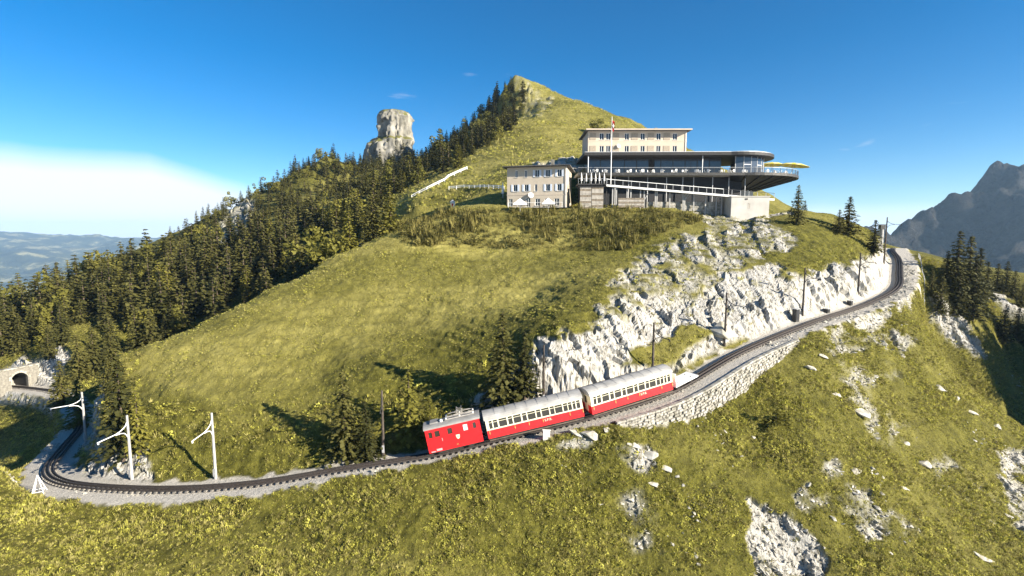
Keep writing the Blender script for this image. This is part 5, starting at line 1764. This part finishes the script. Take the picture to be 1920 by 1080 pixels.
# lines of sight: which trees show, so that the largest in view become individuals
ang = np.arctan2(cand[sel, 0], cand[sel, 1]); rng = np.hypot(cand[sel, 0], cand[sel, 1])
elv = (cz[sel] + hts) / rng
vis = np.zeros(len(sel))
for i in range(len(sel)):
    nearer = (np.abs(ang - ang[i]) < 2.0 / rng) & (rng < rng[i] - 1)
    hmax = elv[nearer].max() if nearer.any() else -9
    vis[i] = max(0, elv[i] - max(hmax, cz[sel[i]] / rng[i])) * 950 * (hts[i] / rng[i])
order = np.argsort(-vis)
stuff = []
for n_, i in enumerate(order):
    j = sel[i]; r_ = rs.rand()
    x, y, z = cand[j, 0], cand[j, 1], cz[j] - .3
    h = hts[i]; wd = rs.uniform(.85, 1.25)
    if r_ < .10 and y < 230: kd, nm, lab = young_k[n_ % 2], 'spruce_tree', 'sunlit yellowish green spruce in the forest behind the meadow'
    elif r_ < .20: kd, nm, lab = broad_k[n_ % 3], 'broadleaf_tree', 'bushy olive broadleaf tree in the forest behind the meadow'
    else: kd, nm, lab = (far_k[n_ % 5] if y > 125 else near_k[n_ % 4]), 'spruce_tree', 'tall dark spruce in the forest behind the meadow'
    if y > 200: lab = lab.replace('in the forest behind the meadow', 'on the left flank of the pointed peak' if cpx[j] > 770 else 'on the far ridge below the rock tower')
    elif cpx[j] < 240: lab = lab.replace('in the forest behind the meadow', 'in the forest above the tunnel')
    else: lab = lab.replace('in the forest behind the meadow', 'rising behind the crest of the meadow')
    k = h / (6.4 * 1.25 if kd in broad_k else 10.0)
    if n_ < 290 and vis[i] > 0:
        plant_tree(kd, nm, lab, 'tree', (x, y, z), (k * wd, k * wd, k), rs.uniform(0, 6.28), 'forest behind the meadow')
    elif vis[i] > 0 or rs.rand() < .35:
        stuff.append((x, y, z, k, rs.uniform(0, 6.28), n_ % 5))

# ------------------------------------------------------------------ scattered vegetation (instances)
def instancer(name, pts, rot, scl, pick, meshes, label, cat):
    me = bpy.data.meshes.new(name)
    me.vertices.add(len(pts)); me.vertices.foreach_set('co', np.ascontiguousarray(pts, np.float32).ravel())
    a = me.attributes.new('rot', 'FLOAT_VECTOR', 'POINT'); a.data.foreach_set('vector', np.ascontiguousarray(rot, np.float32).ravel())
    a = me.attributes.new('scl', 'FLOAT_VECTOR', 'POINT'); a.data.foreach_set('vector', np.ascontiguousarray(scl, np.float32).ravel())
    a = me.attributes.new('pick', 'INT', 'POINT'); a.data.foreach_set('value', np.ascontiguousarray(pick, np.int32))
    o = link(name, me)
    ng = bpy.data.node_groups.new(name, 'GeometryNodeTree')
    ng.interface.new_socket('Geometry', in_out='INPUT', socket_type='NodeSocketGeometry')
    ng.interface.new_socket('Geometry', in_out='OUTPUT', socket_type='NodeSocketGeometry')
    N_ = ng.nodes.new; Lk = ng.links.new
    gi_, go_ = N_('NodeGroupInput'), N_('NodeGroupOutput')
    iop = N_('GeometryNodeInstanceOnPoints'); g2i = N_('GeometryNodeGeometryToInstance')
    for q in reversed(meshes):
        so_ = bpy.data.objects.new(name + '_source', q)
        oi = N_('GeometryNodeObjectInfo'); oi.inputs['Object'].default_value = so_
        Lk(oi.outputs['Geometry'], g2i.inputs[0])
    def attr(nm, ty):
        n = N_('GeometryNodeInputNamedAttribute'); n.data_type = ty; n.inputs['Name'].default_value = nm; return n.outputs['Attribute']
    Lk(gi_.outputs[0], iop.inputs['Points']); Lk(g2i.outputs[0], iop.inputs['Instance'])
    iop.inputs['Pick Instance'].default_value = True
    Lk(attr('pick', 'INT'), iop.inputs['Instance Index'])
    e2r = N_('FunctionNodeEulerToRotation'); Lk(attr('rot', 'FLOAT_VECTOR'), e2r.inputs[0])
    Lk(e2r.outputs[0], iop.inputs['Rotation'])
    Lk(attr('scl', 'FLOAT_VECTOR'), iop.inputs['Scale'])
    Lk(iop.outputs[0], go_.inputs[0])
    md = o.modifiers.new('scatter', 'NODES'); md.node_group = ng
    for q in meshes:
        pass
    tag(o, label, cat, kind='stuff')
    return o
if stuff:
    S_ = np.array(stuff)
    whole = []
    for k in far_k:
        v = np.vstack([k.cv]); whole.append(np_mesh('forest_spruce', v, k.cf, 'spruce_green'))
    instancer('forest_filling', S_[:, :3], np.stack([S_[:, 4] * 0, S_[:, 4] * 0, S_[:, 4]], 1), np.stack([S_[:, 3]] * 3, 1), S_[:, 5].astype(int), whole, 'dense dark spruce forest between the larger trees', 'forest')
def tuft(seed, n, size, h, leaf, blades):
    r = np.random.RandomState(seed); v, f = [], []
    for _ in range(n):
        a = r.uniform(0, 6.283); rr_ = .5 * math.sqrt(r.rand())
        b = np.array([math.cos(a) * rr_, math.sin(a) * rr_, 0])
        if blades:
            ln = h * r.uniform(.5, 1.0); tip = b * r.uniform(1.2, 2.0) + np.array([r.uniform(-.2, .2), r.uniform(-.2, .2), ln])
            w_ = np.array([-math.sin(a), math.cos(a), 0]) * size * r.uniform(.5, 1.0)
            m_ = (b + tip) / 2 + np.array([0, 0, ln * .15]); n0 = len(v)
            v += [b - w_ * .5, b + w_ * .5, m_ + w_ * .5, tip]; f.append((n0, n0 + 1, n0 + 2, n0 + 3))
        else:
            p = b + np.array([0, 0, h * (1 - (rr_ * 1.7) ** 2) * r.uniform(.35, 1.0) + .04])
            e1 = r.normal(0, 1, 3) * np.array([1, 1, .55]); e1 /= np.linalg.norm(e1)
            e2 = np.cross(e1, np.array([r.uniform(-.6, .6), r.uniform(-.6, .6), 1])); e2 /= np.linalg.norm(e2)
            s_ = size * r.uniform(.6, 1.3); n0 = len(v)
            v += [p - e1 * s_, p - e2 * s_ * .55, p + e1 * s_, p + e2 * s_ * .55]; f.append((n0, n0 + 1, n0 + 2, n0 + 3))
    return np_mesh('tuft', np.array(v), np.array(f), leaf)
# pick faces of the terrain, weighted by area and cover
c0, c1_, c2_, c3 = (PV[fq[:, k]] for k in range(4))
fa = .5 * np.linalg.norm(np.cross(c2_ - c0, c3 - c1_), axis=1)
fc = (c0 + c2_) / 2
fpx, fpy = proj(fc[:, 0], fc[:, 1], fc[:, 2])
fk = rock[fq[:, 0]]; fg = gravel[fq[:, 0]]; fD = GD[fq[:, 0]]
inview = (fpx > -70) & (fpx < 1990) & (fpy < 1110) & (fpy > 130)
cover = np.clip(1 - fk * 2.2, 0, 1) * np.clip(1 - fg * 3, 0, 1) * inview
BANK = [(735, 412), (800, 400), (900, 396), (1100, 395), (1250, 395), (1330, 412), (1240, 440), (1180, 470), (1080, 472), (900, 465), (760, 462)]
in_bank = in_poly(fpx, fpy, BANK) & (fc[:, 1] > 88) & (fc[:, 1] < 113.0)
below = (fD > 0) & (fc[:, 1] < 125) & (fc[:, 0] > -75)
below |= (fD > 98) & (fc[:, 1] < 60)
rs = np.random.RandomState(9)
def scatter(w, n):
    cs_ = np.cumsum(w); i = np.searchsorted(cs_, rs.rand(n) * cs_[-1]); i = np.clip(i, 0, len(w) - 1)
    a, b = rs.rand(n, 1), rs.rand(n, 1)
    return (c0[i] * (1 - a) + c1_[i] * a) * (1 - b) + (c3[i] * (1 - a) + c2_[i] * a) * b, i
def scatter_grass(name, w, density, cap, smin, smax, meshes, label, cat, hz=(.7, 1.3), clump=None):
    n = int(min(cap, w.sum() * density))
    p, i = scatter(w, n)
    if clump is not None:
        cl_ = fbm(p[:, 0] * clump, p[:, 1] * clump, p[:, 2] * clump, 3, 19)
        s_ = (smin + (smax - smin) * rs.rand(n)) * np.clip(1 + cl_ * 1.1, .35, 1.9)
    else:
        s_ = smin + (smax - smin) * rs.rand(n)
    rot = np.stack([rs.uniform(-.25, .25, n), rs.uniform(-.25, .25, n), rs.uniform(0, 6.28, n)], 1)
    scl = np.stack([s_, s_, s_ * rs.uniform(hz[0], hz[1], n)], 1)
    instancer(name, p - np.array([0, 0, .03]), rot, scl, rs.randint(0, len(meshes), n), meshes, label, cat)
    return n
herbs = [tuft(1, 16, .19, .55, 'turf_green', False), tuft(2, 20, .11, .7, 'turf_green', True), tuft(3, 14, .21, .5, 'turf_green', False), tuft(4, 15, .18, .6, 'tall_herb', False), tuft(5, 16, .11, .8, 'turf_dry', True)]
mead = [tuft(11, 14, .10, .7, 'turf_dry', True), tuft(12, 12, .15, .4, 'turf_green', False), tuft(13, 14, .11, .6, 'turf_green', True)]
tall = [tuft(21, 26, .13, 1.0, 'tall_herb', False), tuft(22, 24, .10, 1.3, 'tall_herb', True), tuft(23, 26, .14, .9, 'shrub_dark', False), tuft(24, 20, .13, 1.0, 'broadleaf', False)]
dens_b = fa * cover * below
n1 = scatter_grass('slope_herbs', dens_b, 22.0, 230000, .15, .42, herbs, 'thick yellow green herbs and tussocks on the slope below the railway', 'grass', clump=.35)
dens_m = fa * cover * (~below) * (fc[:, 1] < 150) * (~in_bank)
n2 = scatter_grass('meadow_grass', dens_m, 9, 110000, .14, .30, mead, 'short dry alpine grass on the round meadow and upper slopes', 'grass', clump=.3)
edge_m = fa * cover * (~below) * (np.abs(fD) < 9) * (fc[:, 1] < 120)
n3 = scatter_grass('track_bank_herbs', edge_m, 2.5, 8000, .28, .62, herbs + tall[2:], 'taller leafy herbs on the bank above the track', 'grass', clump=.5)
n4 = scatter_grass('bank_shrubs', fa * in_bank * np.clip(1 - fk, 0, 1), 2.2, 9000, .6, 1.35, [tall[0], tall[2], tall[3], tall[0], tall[1]], 'dense tall herbs and shrubs on the bank below the hotel', 'shrubs', clump=.25)
rk_w = fa * ((fk > .35) & (fk < .98)) * inview * (fc[:, 1] < 125) * (np.abs(fD) > 3)
n5 = scatter_grass('rock_tufts', rk_w, 1.1, 9000, .3, .7, herbs, 'grass tufts growing in the cracks of the white rock', 'grass', clump=.6)
hillw = fa * cover * (fc[:, 1] > 118) * (fc[:, 1] < 360) * (fpx > 690) * (fpx < 1330) * (fpy < 400)
n6 = scatter_grass('hill_grass', hillw, .9, 26000, .4, 1.1, mead, 'grass on the steep hill above the hotel', 'grass', clump=.12)
scree_w = fa * (fk > .25) * inview * below
scree_w = scree_w + fa * inview * below * np.clip(fbm(fc[:, 0] * .18, fc[:, 1] * .18, fc[:, 2] * .18, 4, 87) - .22, 0, 1) * .6 * (fpx > 1050)
p_, _ = scatter(scree_w, 9000)
sz_ = .06 + .22 * rs.rand(9000) ** 3
instancer('scree', p_, rs.uniform(-.5, 6, (9000, 3)) * np.array([.1, .1, 1]), np.stack([sz_ * 1.3, sz_, sz_], 1), rs.randint(0, 6, 9000), bms, 'small pale limestone rubble strewn over the lower slope', 'scree')
print('SCATTER', n1, n2, n3, n4, n5, n6, 'trees', len(sel), 'stuff', len(stuff))
